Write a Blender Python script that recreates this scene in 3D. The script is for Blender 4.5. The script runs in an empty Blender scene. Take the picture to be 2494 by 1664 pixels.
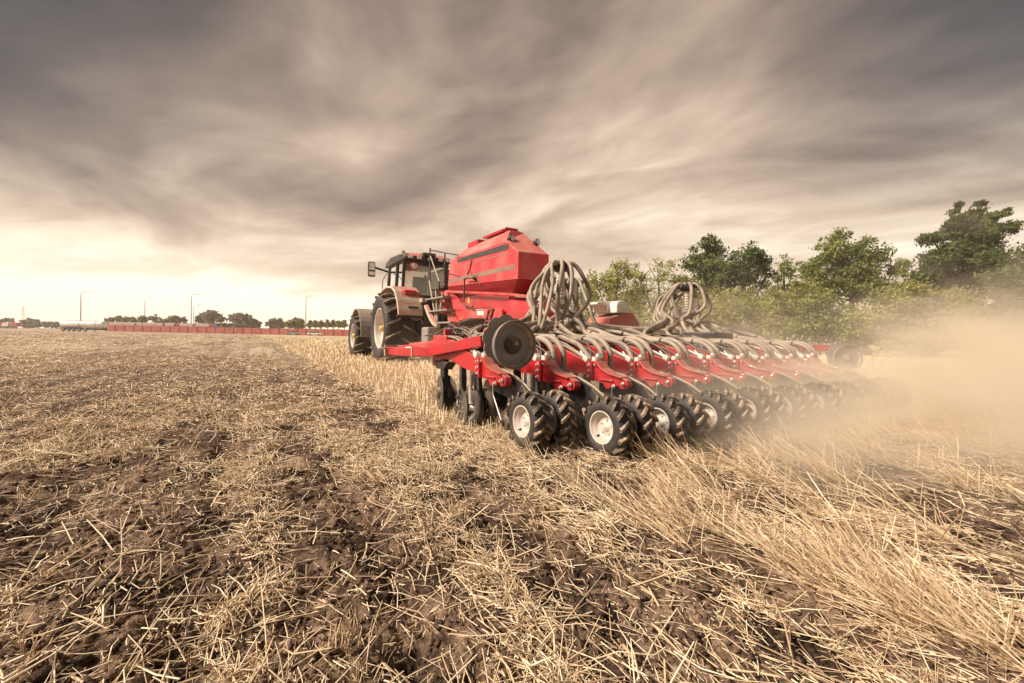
import bpy, math, random
import numpy as np
from mathutils import Vector, Matrix
random.seed(7); rng = np.random.default_rng(11)
S = bpy.context.scene
COL = S.collection
R = math.radians

# ---------------------------------------------------------------- camera
CAM_H = 0.80
FPX = 1050.0                       # focal length in pixels of the 2494 px wide frame
cam_data = bpy.data.cameras.new("camera"); cam_data.sensor_width = 36.0
cam_data.lens = FPX / 2494.0 * 36.0
cam_data.clip_start = 0.05; cam_data.clip_end = 6000
cam = bpy.data.objects.new("camera", cam_data); COL.objects.link(cam)
cam.location = (0, 0, CAM_H)
CAM_R = Matrix.Rotation(R(90 - 0.545), 3, 'X') @ Matrix.Rotation(R(1.2), 3, 'Z')
cam.rotation_euler = CAM_R.to_euler()
S.camera = cam

# ---------------------------------------------------------------- light
SUN_AZ, SUN_EL = R(-108), R(38)     # azimuth measured from +Y towards +X
sun_data = bpy.data.lights.new("sun", 'SUN'); sun_data.energy = 3.6; sun_data.angle = R(14)
sun_data.color = (1.0, 0.87, 0.74)
sun = bpy.data.objects.new("sun", sun_data); COL.objects.link(sun)
sd = Vector((math.sin(SUN_AZ)*math.cos(SUN_EL), math.cos(SUN_AZ)*math.cos(SUN_EL), math.sin(SUN_EL)))
sun.rotation_euler = sd.to_track_quat('Z', 'Y').to_euler()
sun.location = (0, 0, 30)

S.view_settings.view_transform = 'Standard'; S.view_settings.look = 'None'
S.view_settings.gamma = 1.0; S.view_settings.exposure = 0.95
S.view_settings.use_curve_mapping = False
S.cycles.use_denoising = True
S.cycles.max_bounces = 6; S.cycles.diffuse_bounces = 3; S.cycles.glossy_bounces = 3
S.cycles.transmission_bounces = 4; S.cycles.volume_bounces = 3; S.cycles.transparent_max_bounces = 12
S.cycles.volume_step_rate = 1.0; S.cycles.volume_max_steps = 96
S.cycles.sample_clamp_indirect = 6.0

# ---------------------------------------------------------------- node helper
class NT:
    def __init__(s, tree): s.t = tree; s.n = tree.nodes; s.l = tree.links
    def node(s, typ, **kw):
        n = s.n.new(typ)
        for k, v in kw.items(): setattr(n, k, v)
        return n
    def put(s, sock, v):
        if isinstance(v, bpy.types.NodeSocket): s.l.new(v, sock)
        elif v is not None: sock.default_value = v
    def m(s, op, a, b=None, c=None, clamp=False):
        n = s.node('ShaderNodeMath', operation=op); n.use_clamp = clamp
        s.put(n.inputs[0], a)
        if b is not None: s.put(n.inputs[1], b)
        if c is not None: s.put(n.inputs[2], c)
        return n.outputs[0]
    def mapr(s, v, a, b, c, d, smooth=True):
        n = s.node('ShaderNodeMapRange'); n.interpolation_type = 'SMOOTHSTEP' if smooth else 'LINEAR'
        s.put(n.inputs['Value'], v)
        for i, x in zip(('From Min', 'From Max', 'To Min', 'To Max'), (a, b, c, d)): s.put(n.inputs[i], x)
        return n.outputs['Result']
    def noise(s, vec, scale, detail=4, rough=0.55, dist=0.0, typ='FBM'):
        n = s.node('ShaderNodeTexNoise'); s.put(n.inputs['Vector'], vec)
        n.inputs['Scale'].default_value = scale; n.inputs['Detail'].default_value = detail
        n.inputs['Roughness'].default_value = rough; n.inputs['Distortion'].default_value = dist
        return n.outputs['Fac']
    def mapping(s, vec, loc=(0,0,0), rot=(0,0,0), scale=(1,1,1), typ='POINT'):
        n = s.node('ShaderNodeMapping', vector_type=typ); s.put(n.inputs['Vector'], vec)
        n.inputs['Location'].default_value = loc; n.inputs['Rotation'].default_value = rot; n.inputs['Scale'].default_value = scale
        return n.outputs[0]
    def sep(s, v):
        n = s.node('ShaderNodeSeparateXYZ'); s.put(n.inputs[0], v); return n.outputs
    def comb(s, x, y, z):
        n = s.node('ShaderNodeCombineXYZ'); s.put(n.inputs[0], x); s.put(n.inputs[1], y); s.put(n.inputs[2], z); return n.outputs[0]
    def ramp(s, f, stops):
        n = s.node('ShaderNodeValToRGB'); s.put(n.inputs[0], f); e = n.color_ramp.elements
        while len(e) < len(stops): e.new(0.5)
        for k, (p, c) in zip(e, stops): k.position = p; k.color = (*c, 1)
        return n.outputs[0]
    def mix(s, f, a, b, mode='MIX'):
        n = s.node('ShaderNodeMix', data_type='RGBA', blend_type=mode)
        s.put(n.inputs[0], f)
        s.put(n.inputs[6], (*a, 1) if isinstance(a, tuple) and len(a) == 3 else a)
        s.put(n.inputs[7], (*b, 1) if isinstance(b, tuple) and len(b) == 3 else b)
        return n.outputs[2]
    def bump(s, h, strength=0.3, dist=0.01):
        n = s.node('ShaderNodeBump'); s.put(n.inputs['Height'], h)
        n.inputs['Strength'].default_value = strength; n.inputs['Distance'].default_value = dist
        return n.outputs[0]

# ---------------------------------------------------------------- world: clouded sky
W = bpy.data.worlds.new("World"); S.world = W; W.use_nodes = True
w = NT(W.node_tree); w.n.clear()
tc = w.node('ShaderNodeTexCoord').outputs['Generated']
x, y, z = w.sep(tc)
el = w.m('MAXIMUM', z, 0.0)
hyp = w.m('SQRT', w.m('ADD', w.m('MULTIPLY', x, x), w.m('ADD', w.m('MULTIPLY', y, y), 1e-5)))
az = w.m('ARCTAN2', x, y)                          # radians, + to the right
den = w.m('ADD', el, 0.10)
pl = w.comb(w.m('DIVIDE', x, den), w.m('DIVIDE', y, den), 0.0)      # flat cloud deck seen in perspective
deck = w.mapping(pl, rot=(0, 0, R(-52)), loc=(1.3, 0.4, 0))
streak = w.mapping(deck, scale=(0.95, 0.58, 1))
n1 = w.noise(streak, 1.15, 6, 0.52, 0.5)
n2 = w.noise(w.mapping(deck, loc=(4.2, 1.1, 3), scale=(1.0, 0.42, 1)), 0.55, 3, 0.5, 0.3)
n3 = w.noise(w.mapping(streak, loc=(9, 3, 1)), 2.8, 5, 0.55, 1.2)
azp = w.m('MULTIPLY', az, 180/math.pi)
elv = w.m('MULTIPLY', w.m('ARCSINE', el), 180/math.pi)
# brightness: bright gap above the left horizon, heavy cloud above left and right, lighter centre
base = w.mapr(elv, 0.0, 31.0, 0.75, 0.47, False)
gaz = w.m('DIVIDE', w.m('ADD', azp, 34.0), 26.0)
glow_h = w.m('POWER', 2.718, w.m('MULTIPLY', w.m('MULTIPLY', gaz, gaz), -1.0))
gel = w.m('POWER', w.m('DIVIDE', elv, 8.0), 2.0)
glow = w.m('MULTIPLY', glow_h, w.m('POWER', 2.718, w.m('MULTIPLY', gel, -1.0)))
side_l = w.m('MULTIPLY', w.mapr(azp, -60, -18, 1.0, 0.0), w.mapr(elv, 7, 22, 0.0, 1.0))
side_r = w.m('MULTIPLY', w.mapr(azp, 24, 54, 0.0, 1.0), w.mapr(elv, 8, 27, 0.0, 1.0))
v = w.m('ADD', base, w.m('MULTIPLY', glow, 0.45))
v = w.m('SUBTRACT', v, w.m('MULTIPLY', side_l, 0.46))
v = w.m('SUBTRACT', v, w.m('MULTIPLY', side_r, 0.50))
amp = w.mapr(elv, 1.0, 16.0, 0.25, 1.0)
cl = w.m('ADD', w.m('MULTIPLY', w.m('SUBTRACT', n1, 0.5), 1.15), w.m('MULTIPLY', w.m('SUBTRACT', n2, 0.5), 0.85))
cl = w.m('ADD', cl, w.m('MULTIPLY', w.m('SUBTRACT', n3, 0.5), 0.26))
v = w.m('ADD', v, w.m('MULTIPLY', cl, amp))
cloud = w.ramp(v, [(0.0, (.045, .048, .055)), (0.20, (.118, .094, .086)), (0.38, (.27, .200, .163)), (0.55, (.49, .370, .282)),
                   (0.70, (.74, .575, .435)), (0.86, (1.06, .90, .70)), (1.0, (1.42, 1.29, 1.08))])
slate = w.m('MAXIMUM', w.m('MULTIPLY', side_r, 0.75), w.m('MULTIPLY', side_l, 0.46))
cloud = w.mix(slate, cloud, w.mix(1.0, cloud, (0.74, 0.98, 1.16), 'MULTIPLY'))
sky = w.node('ShaderNodeTexSky', sky_type='NISHITA'); sky.sun_disc = False
sky.sun_elevation = SUN_EL; sky.sun_rotation = SUN_AZ; sky.dust_density = 3.0
skyc = w.mix(1.0, sky.outputs[0], (0.10, 0.10, 0.10), 'MULTIPLY')
allc = w.mix(0.96, skyc, cloud)
bg = w.node('ShaderNodeBackground'); w.put(bg.inputs[0], allc); bg.inputs[1].default_value = 0.56
wo = w.node('ShaderNodeOutputWorld'); w.l.new(bg.outputs[0], wo.inputs[0])

# ---------------------------------------------------------------- frames and measuring
TH = R(30.9)                        # travel direction of the machines, turned left of the camera axis
CT, ST = math.cos(TH), math.sin(TH)
def mw(B, D, zz=0.0): return Vector((B*CT - D*ST, B*ST + D*CT, zz))     # machine frame -> world
def wm(p): return (p[0]*CT + p[1]*ST, -p[0]*ST + p[1]*CT, p[2])
def ray(px, py): return CAM_R @ Vector(((px-1247)/FPX, -(py-832)/FPX, -1.0))
def at_z(px, py, zz=0.0):
    r = ray(px, py); k = (zz-CAM_H)/r.z; return Vector((r.x*k, r.y*k, zz))
def at_y(px, py, Y):
    r = ray(px, py); k = Y/r.y; return Vector((r.x*k, Y, CAM_H + r.z*k))
def at_B(px, py, B):                # point of the plane B = const, in machine coordinates
    r = ray(px, py); rb = r.x*CT + r.y*ST; k = B/rb
    return (B, (-r.x*ST + r.y*CT)*k, CAM_H + r.z*k)
def at_D(px, py, D):
    r = ray(px, py); rd = -r.x*ST + r.y*CT; k = D/rd
    return ((r.x*CT + r.y*ST)*k, D, CAM_H + r.z*k)

# ---------------------------------------------------------------- objects
def tag(o, label=None, cat=None, group=None, kind=None):
    if label: o["label"] = label
    if cat: o["category"] = cat
    if group: o["group"] = group
    if kind: o["kind"] = kind
    return o
def empty(name, loc, label=None, cat=None, group=None, rz=0.0):
    o = bpy.data.objects.new(name, None); COL.objects.link(o)
    o.location = loc; o.rotation_euler = (0, 0, rz); o.empty_display_size = 0.2
    return tag(o, label, cat, group)
def copy_tree(o, parent=None):
    c = o.copy(); COL.objects.link(c); c.parent = parent
    for ch in list(o.children): copy_tree(ch, c)
    return c

class MB:
    """collects shapes; build() links them as one mesh object"""
    def __init__(s): s.v = []; s.f = []; s.s = []
    def add(s, vs, fs, smooth=False):
        k = len(s.v); s.v.extend([tuple(p) for p in vs]); s.f.extend([tuple(i+k for i in f) for f in fs]); s.s.extend([smooth]*len(fs)); return s
    def box(s, c, d, rot=None):
        hx, hy, hz = d[0]/2, d[1]/2, d[2]/2
        vs = [Vector((a*hx, b*hy, e*hz)) for e in (-1, 1) for a, b in ((-1,-1),(1,-1),(1,1),(-1,1))]
        if rot is not None: vs = [rot @ p for p in vs]
        c = Vector(c); vs = [p + c for p in vs]
        return s.add(vs, [(3,2,1,0),(4,5,6,7),(0,1,5,4),(1,2,6,5),(2,3,7,6),(3,0,4,7)])
    def beam(s, p0, p1, wx, hz, up=(0,0,1)):
        p0, p1 = Vector(p0), Vector(p1); d = (p1-p0); L = d.length; d.normalize()
        side = d.cross(Vector(up)).normalized(); u = side.cross(d).normalized()
        m = Matrix((side, d, u)).transposed()
        return s.box((p0+p1)/2, (wx, L, hz), m)
    def prism(s, poly, b0, b1, fn=None):
        """poly of (y, z) pairs extruded from x=b0 to x=b1"""
        n = len(poly); vs = [(b0, a, b) for a, b in poly] + [(b1, a, b) for a, b in poly]
        if fn: vs = [fn(p) for p in vs]
        fs = [tuple(range(n))[::-1], tuple(range(n, 2*n))] + [(i, (i+1) % n, n+(i+1) % n, n+i) for i in range(n)]
        return s.add(vs, fs)
    def tube(s, pts, r, n=8, caps=True, rs=None):
        P = [Vector(p) for p in pts]; m = len(P); prev = None; vs = []
        for i, p in enumerate(P):
            t = (P[min(i+1, m-1)] - P[max(i-1, 0)]).normalized()
            if prev is None:
                a = Vector((0, 0, 1)) if abs(t.z) < .9 else Vector((1, 0, 0)); u = t.cross(a).normalized()
            else: u = (prev - t*prev.dot(t)).normalized()
            prev = u; vv = t.cross(u); rr = rs[i] if rs else r
            vs += [p + (u*math.cos(2*math.pi*k/n) + vv*math.sin(2*math.pi*k/n))*rr for k in range(n)]
        fs = [(i*n+k, i*n+(k+1) % n, (i+1)*n+(k+1) % n, (i+1)*n+k) for i in range(m-1) for k in range(n)]
        s.add(vs, fs, True)
        if caps: s.add(vs[:n], [tuple(range(n))[::-1]]); s.add(vs[-n:], [tuple(range(n))])
        return s
    def cyl(s, p0, p1, r, n=16, r2=None): return s.tube([p0, p1], r, n, True, [r, r if r2 is None else r2])
    def lathe(s, c, axis, prof, n=28, smooth=True, a0=0.0):
        """prof: (along axis, radius) pairs"""
        c = Vector(c); ax = Vector(axis).normalized()
        u = ax.cross(Vector((0, 0, 1)) if abs(ax.z) < .9 else Vector((1, 0, 0))).normalized(); v2 = ax.cross(u)
        vs = []
        for h, r in prof:
            vs += [c + ax*h + (u*math.cos(a0+2*math.pi*k/n) + v2*math.sin(a0+2*math.pi*k/n))*max(r, 1e-4) for k in range(n)]
        fs = [(i*n+k, i*n+(k+1) % n, (i+1)*n+(k+1) % n, (i+1)*n+k) for i in range(len(prof)-1) for k in range(n)]
        return s.add(vs, fs, smooth)
    def quad(s, a, b, c, d): return s.add([a, b, c, d], [(0, 1, 2, 3)])
    def build(s, name, mat, parent=None, origin=(0,0,0), bevel=0.0, label=None, loc=None):
        me = bpy.data.meshes.new(name)
        O = Vector(origin); me.from_pydata([tuple(Vector(p)-O) for p in s.v], [], s.f)
        me.polygons.foreach_set('use_smooth', s.s); me.update()
        if mat: me.materials.append(mat)
        o = bpy.data.objects.new(name, me); COL.objects.link(o)
        if parent: o.parent = parent
        if bevel:
            md = o.modifiers.new('bevel', 'BEVEL'); md.width = bevel; md.segments = 2; md.limit_method = 'ANGLE'; md.angle_limit = R(35)
        if label: o['label'] = label
        if loc is not None: o.location = loc
        return o

def spline(pts, per=6):
    P = [Vector(p) for p in pts]; out = []
    Q = [P[0]*2-P[1]] + P + [P[-1]*2-P[-2]]
    for i in range(1, len(Q)-2):
        for k in range(per):
            t = k/per; a, b, c, d = Q[i-1], Q[i], Q[i+1], Q[i+2]
            out.append(0.5*((2*b) + (c-a)*t + (2*a-5*b+4*c-d)*t*t + (3*b-a-3*c+d)*t**3))
    out.append(P[-1]); return out

# ---------------------------------------------------------------- materials
def pmat(name, col, rough=0.5, metal=0.0, dust=0.0, dustcol=(.36, .27, .19), bump=0.0, scale=6.0, var=0.15, coat=0.0, spec=0.5):
    mt = bpy.data.materials.new(name); mt.use_nodes = True; t = NT(mt.node_tree); b = t.n['Principled BSDF']
    co = t.node('ShaderNodeTexCoord').outputs['Object']
    n = t.noise(co, scale, 5, 0.6)
    c = t.mix(t.mapr(n, .3, .7, 0.0, 1.0), tuple(k*(1-var) for k in col), tuple(min(1, k*(1+var)) for k in col))
    if dust:
        n2 = t.noise(t.mapping(co, loc=(3, 7, 1)), scale*.55, 6, 0.68)
        n3 = t.noise(t.mapping(co, loc=(1, 2, 9)), scale*9, 3, 0.7)
        f = t.m('MULTIPLY', t.mapr(t.m('ADD', n2, t.m('MULTIPLY', t.m('SUBTRACT', n3, .5), .35)), .36, .72, 0.0, 1.0), dust)
        nz = t.sep(t.node('ShaderNodeNewGeometry').outputs['Normal'])[2]      # dust that has settled on upward faces
        f = t.m('ADD', f, t.m('MULTIPLY', t.mapr(nz, .25, .85, 0.0, .60), t.mapr(n2, .3, .6, .45, 1.0)), clamp=True)
        c = t.mix(f, c, dustcol)
        t.put(b.inputs['Roughness'], t.m('ADD', rough, t.m('MULTIPLY', f, .45), clamp=True))
    else: b.inputs['Roughness'].default_value = rough
    t.put(b.inputs['Base Color'], c); b.inputs['Metallic'].default_value = metal
    b.inputs['Specular IOR Level'].default_value = spec; b.inputs['Coat Weight'].default_value = coat
    if bump: t.put(b.inputs['Normal'], t.bump(t.noise(co, scale*8, 4, .6), bump, .004))
    return mt
M = {}
M['red'] = pmat('red_paint', (.47, .006, .018), .30, dust=.14, coat=.35, scale=3, dustcol=(.50, .22, .15))
M['red_shaded'] = pmat('red_shaded_paint', (.25, .004, .012), .35, scale=3)  # hopper red with the underside's shade put into the colour, for the funnel
M['black_clean'] = pmat('black_guard', (.014, .013, .014), .35, dust=.06, scale=5)
M['red_hopper'] = pmat('red_hopper_paint', (.62, .032, .044), .46, dust=.34, coat=.05, scale=2.2, dustcol=(.62, .36, .28), var=.06)
M['red_dusty'] = pmat('red_dusty_paint', (.50, .03, .03), .5, dust=.6, scale=4, dustcol=(.45, .25, .18))
M['dark_red'] = pmat('dark_red_paint', (.17, .006, .012), .4, dust=.2, scale=4)
M['black'] = pmat('black_plastic', (.018, .017, .018), .45, dust=.22, scale=5)
M['black_steel'] = pmat('black_steel', (.03, .03, .033), .38, dust=.35, scale=7)
M['rubber'] = pmat('tyre_rubber', (.022, .020, .020), .75, dust=.62, dustcol=(.20, .145, .10), scale=9, bump=.3)
M['rubber_side'] = pmat('tyre_sidewall', (.025, .022, .021), .6, dust=.35, dustcol=(.13, .10, .075), scale=7)
M['lug_dust'] = pmat('tread_lug_rubber', (.05, .04, .033), .8, dust=1.0, dustcol=(.46, .34, .24), scale=9, bump=.3)
M['rim'] = pmat('painted_rim', (.62, .56, .50), .4, dust=.45, dustcol=(.5, .40, .31), scale=8)
M['steel'] = pmat('zinc_steel', (.55, .53, .50), .34, metal=.85, dust=.4, scale=12)
M['bolt'] = pmat('bolt_zinc', (.70, .66, .60), .35, metal=.6, dust=.2, scale=20)
M['hose'] = pmat('seed_hose', (.215, .17, .125), .38, dust=.6, dustcol=(.46, .36, .27), scale=5, spec=.6, var=.3)
M['duct'] = pmat('corrugated_duct', (.40, .34, .28), .45, dust=.3, scale=8)
M['pipe_white'] = pmat('pale_pipe', (.66, .58, .47), .4, dust=.3, dustcol=(.5, .42, .32), scale=5)
M['white'] = pmat('white_plastic', (.80, .76, .68), .45, dust=.2, scale=4)
M['grey_tan'] = pmat('grey_tan_fender', (.68, .51, .41), .42, dust=.2, scale=3, coat=.1)
M['grey_mid'] = pmat('grey_steel', (.28, .26, .24), .5, dust=.35, scale=6)
M['stripe'] = pmat('dark_stripe', (.045, .045, .038), .5, dust=.12, scale=4)
M['stripe_pale'] = pmat('pale_stripe', (.24, .15, .11), .5, dust=.3, scale=4)
M['hazel'] = pmat('tan_metal', (.48, .39, .28), .5, dust=.3, scale=8)
M['yellow'] = pmat('yellow_plastic', (.62, .44, .10), .5, dust=.3, scale=10)
M['sticker'] = pmat('sticker', (.75, .72, .68), .5, scale=60, var=.25)
M['tail_red'] = pmat('tail_light', (.55, .01, .02), .2, coat=.6)
M['lamp_clear'] = pmat('lamp_lens', (.75, .72, .66), .15, coat=.6)
M['mirror_glass'] = pmat('mirror_glass', (.6, .58, .55), .08, metal=1.0)
M['dust_ring'] = pmat('dried_mud_ring', (.42, .31, .205), .85, scale=14, var=.35)
M['disc'] = pmat('disc_steel', (.20, .185, .195), .42, metal=.1, dust=.40, dustcol=(.36, .26, .17), scale=4)
def glass_mat(name, col, alpha):
    mt = bpy.data.materials.new(name); mt.use_nodes = True; t = NT(mt.node_tree); t.n.clear()
    tr = t.node('ShaderNodeBsdfTransparent'); tr.inputs[0].default_value = (*col, 1)
    gl = t.node('ShaderNodeBsdfGlossy'); gl.inputs['Roughness'].default_value = .04; gl.inputs[0].default_value = (.9, .88, .85, 1)
    fr = t.node('ShaderNodeFresnel'); fr.inputs[0].default_value = 1.5
    mx = t.node('ShaderNodeMixShader'); t.put(mx.inputs[0], t.m('ADD', fr.outputs[0], alpha, clamp=True))
    t.l.new(tr.outputs[0], mx.inputs[1]); t.l.new(gl.outputs[0], mx.inputs[2])
    o = t.node('ShaderNodeOutputMaterial'); t.l.new(mx.outputs[0], o.inputs[0]); return mt
M['glass'] = glass_mat('cab_glass', (.90, .88, .84), .05)
# ================================================================= ground
def _hash(ix, iy, seed):
    h = (ix.astype(np.int64)*374761393 + iy.astype(np.int64)*668265263 + seed*974634777) & 0x7fffffff
    h = ((h ^ (h >> 13))*1274126177) & 0x7fffffff
    return ((h ^ (h >> 16)) & 0xffff)/65535.0
def vnoise(x, y, seed=0):
    xi = np.floor(x); yi = np.floor(y); fx = x-xi; fy = y-yi
    fx = fx*fx*(3-2*fx); fy = fy*fy*(3-2*fy); xi = xi.astype(np.int64); yi = yi.astype(np.int64)
    a = _hash(xi, yi, seed); b = _hash(xi+1, yi, seed); c = _hash(xi, yi+1, seed); d = _hash(xi+1, yi+1, seed)
    return (a*(1-fx)+b*fx)*(1-fy) + (c*(1-fx)+d*fx)*fy
def fbm(x, y, o=4, seed=0, g=.5):
    s = 0; a = 1; t = 0
    for i in range(o): s = s + a*vnoise(x*2**i+i*17.3, y*2**i+i*9.1, seed+i); t += a; a *= g
    return s/t
def sstep(v, a, b):
    t = np.clip((v-a)/(b-a), 0, 1); return t*t*(3-2*t)
def zones(x, y):
    B = x*CT + y*ST; D = -x*ST + y*CT
    wob = (fbm(D*.6, B*.3, 2, 5)-.5)*.5
    right = sstep(B+wob, 1.15, 1.55)
    ahead = sstep(D+wob*.6, 2.4, 3.3)
    uncut = right*ahead                          # standing stubble not yet worked
    drilled = right*(1-ahead)                    # behind the seed drill
    return B, D, uncut, drilled
def slots(B, D):
    return np.exp(-((B-1.39)/.065)**2 - ((D-.58)/.22)**2) + .8*np.exp(-((B-.35)/.06)**2 - ((D-1.03)/.10)**2)
def height(x, y):
    B, D, uncut, drilled = zones(x, y)
    r = np.hypot(x, y)
    tilled = 1-uncut
    h = .10*(fbm(x/11, y/11, 2, 3)-.5)*sstep(r, 6, 30)
    h = h + .22*np.exp(-((B+2.0)/7.0)**2 - ((D-38)/17.0)**2)
    near = 1-sstep(r, 7, 26)
    h = h + tilled*(.075*(fbm(x/.55, y/.55, 3, 21)-.5) + .045*(fbm(x/.16, y/.16, 3, 31)-.5)*near)
    h = h - tilled*.030*np.exp(-(((B/.55-.25) % 1.0-.5)/.13)**2)*(.35+.9*vnoise(D*.8, np.floor(B/.55), 9))*(1-sstep(r, 14, 40))
    c = np.abs(fbm(x/.075, y/.075, 3, 41)-.5)*2; h = h + tilled*.030*(.5-c)*(1-sstep(r, 3.5, 10))
    c2 = fbm(x/.026, y/.026, 2, 51, .7); h = h + tilled*.022*(c2-.5)*(1-sstep(r, 1.8, 4.5))
    # the deep dark slot in the drilled soil, low in the right of the view
    h = h - .11*slots(B, D)
    return h
def np_mesh(name, V, F, mat, tone=None, smooth=False):
    me = bpy.data.meshes.new(name); k = F.shape[1]
    me.vertices.add(len(V)); me.vertices.foreach_set('co', np.ascontiguousarray(V, dtype=np.float32).ravel())
    me.loops.add(F.size); me.loops.foreach_set('vertex_index', np.ascontiguousarray(F, dtype=np.int32).ravel())
    me.polygons.add(len(F)); me.polygons.foreach_set('loop_start', np.arange(0, F.size, k, dtype=np.int32))
    me.polygons.foreach_set('use_smooth', np.full(len(F), smooth))
    me.update(calc_edges=True)
    if tone is not None:
        a = me.attributes.new('tone', 'FLOAT', 'POINT'); a.data.foreach_set('value', tone.astype(np.float32).ravel())
    me.materials.append(mat)
    o = bpy.data.objects.new(name, me); COL.objects.link(o); return o

def soil_material():
    mt = bpy.data.materials.new('soil'); mt.use_nodes = True; t = NT(mt.node_tree); b = t.n['Principled BSDF']
    co = t.node('ShaderNodeTexCoord').outputs['Object']
    mc = t.mapping(co, rot=(0, 0, -TH))
    X, Y, Z = t.sep(co); r = t.m('SQRT', t.m('ADD', t.m('MULTIPLY', X, X), t.m('MULTIPLY', Y, Y)))
    n1 = t.noise(co, 3.2, 6, .62); n2 = t.noise(co, 22, 5, .65); n3 = t.noise(co, 130, 3, .6)
    s = t.m('ADD', t.m('MULTIPLY', n1, .45), t.m('ADD', t.m('MULTIPLY', n2, .40), t.m('MULTIPLY', n3, .20)))
    soil = t.ramp(s, [(.40, (.022, .0145, .010)), (.48, (.066, .042, .028)), (.55, (.175, .112, .074)), (.64, (.36, .25, .17))])
    att = t.node('ShaderNodeAttribute'); att.attribute_name = 'tone'; uncut = att.outputs['Fac']
    f1 = t.noise(t.mapping(mc, scale=(1.0, .22, 1)), 1.6, 9, .74); f2 = t.noise(t.mapping(mc, scale=(1, .22, 1)), .35, 6, .65)
    f3 = t.noise(co, 9.0, 6, .75)
    sv = t.m('ADD', t.m('MULTIPLY', f1, .40), t.m('ADD', t.m('MULTIPLY', f2, .35), t.m('MULTIPLY', f3, .25)))
    far = t.ramp(sv, [(.38, (.12, .078, .058)), (.46, (.29, .20, .145)), (.53, (.53, .41, .285)), (.64, (.72, .59, .43))])
    gold = t.ramp(sv, [(.34, (.36, .265, .165)), (.5, (.57, .45, .29)), (.66, (.72, .60, .42))])
    far = t.mix(uncut, far, gold)
    c = t.mix(t.mapr(r, 5, 22, .0, 1.0), soil, far)
    c = t.mix(t.m('MULTIPLY', uncut, t.mapr(r, 2, 8, .35, .8)), c, gold)
    t.put(b.inputs['Base Color'], c); b.inputs['Roughness'].default_value = .95; b.inputs['Specular IOR Level'].default_value = .15
    bh = t.m('ADD', t.m('MULTIPLY', n2, .6), t.m('MULTIPLY', n3, .4))
    t.put(b.inputs['Normal'], t.bump(bh, .9, .02)); return mt
def straw_material(name='straw', k=1.0):
    mt = bpy.data.materials.new(name); mt.use_nodes = True; t = NT(mt.node_tree); b = t.n['Principled BSDF']
    att = t.node('ShaderNodeAttribute'); att.attribute_name = 'tone'
    c = t.ramp(att.outputs['Fac'], [(0, tuple(k*q for q in (.17, .108, .070))), (.3, tuple(k*q for q in (.43, .295, .175))), (.62, tuple(k*q for q in (.76, .57, .355))), (1, tuple(k*q for q in (.96, .81, .57)))])
    t.put(b.inputs['Base Color'], c); b.inputs['Roughness'].default_value = .5; b.inputs['Specular IOR Level'].default_value = .45
    return mt
M['soil'] = soil_material(); M['straw'] = straw_material()

# one sheet, graded outwards from the camera to beyond the horizon
fine = np.linspace(R(-60), R(60), 560); coarse = np.linspace(R(60), R(300), 60)[1:-1]
ang = np.concatenate([fine, coarse]); na = len(ang)
rad = np.concatenate([[0.0, .25], .45*(40/.45)**np.linspace(0, 1, 430), 40*(1050/40)**np.linspace(0, 1, 60)[1:]]); nr = len(rad)
A, Q = np.meshgrid(ang, rad); gx = np.sin(A)*Q; gy = np.cos(A)*Q; gz = height(gx, gy)
gz = gz*(1-sstep(Q, 90, 140))
idx = np.arange(nr*na).reshape(nr, na); nxt = np.roll(idx, -1, axis=1)
F = np.stack([idx[:-1], idx[1:], nxt[1:], nxt[:-1]], -1).reshape(-1, 4)[:, ::-1]
_, _, un, _ = zones(gx, gy)
ground = np_mesh('ground', np.stack([gx, gy, gz], -1).reshape(-1, 3), F, M['soil'], un.reshape(-1), True)
tag(ground, 'brown tilled field soil running to the horizon', None, None, 'structure')

def hz(x, y): return float(height(np.array([x]), np.array([y]))[0])

# ---------------------------------------------------------------- straw, stubble, clods
def scatter(n, d0, d1, t0=-1.5, t1=1.6):
    d = d0*(d1/d0)**rng.random(n); return (t0+(t1-t0)*rng.random(n))*d, d
def cover(x, y):
    """how much straw lies here, 0..1, drawn out along the direction of travel"""
    B, D, un, dr = zones(x, y)
    a = fbm(B/.30, D/.75, 3, 61); c = fbm(B/.9, D/2.6, 2, 71); e = fbm(x/.11, y/.11, 2, 81)
    v = .40*a + .30*c + .30*e
    ph = B/.62 + .35*(fbm(D*.5, B*.2, 2, 77)-.5); s_ = np.cos(2*math.pi*ph)
    v = v + .050*s_*(.5+fbm(D*.35, np.round(ph), 2, 78)) - .012
    r = np.hypot(x, y)
    left_dark = sstep(-x, .1, 1.2)*(1-sstep(y, 1.2, 3.0))*.07 + .085*sstep(B-D, .9, 1.8)*(1-sstep(D, .1, .9)) + .022*(1-sstep(y, 1.2, 2.2))
    v = v - .35*slots(B, D) + dr*(.012-.040*(1-sstep(y, 1.6, 3.2))) + .085*sstep(r, 2.2, 6) - left_dark
    return v
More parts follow.
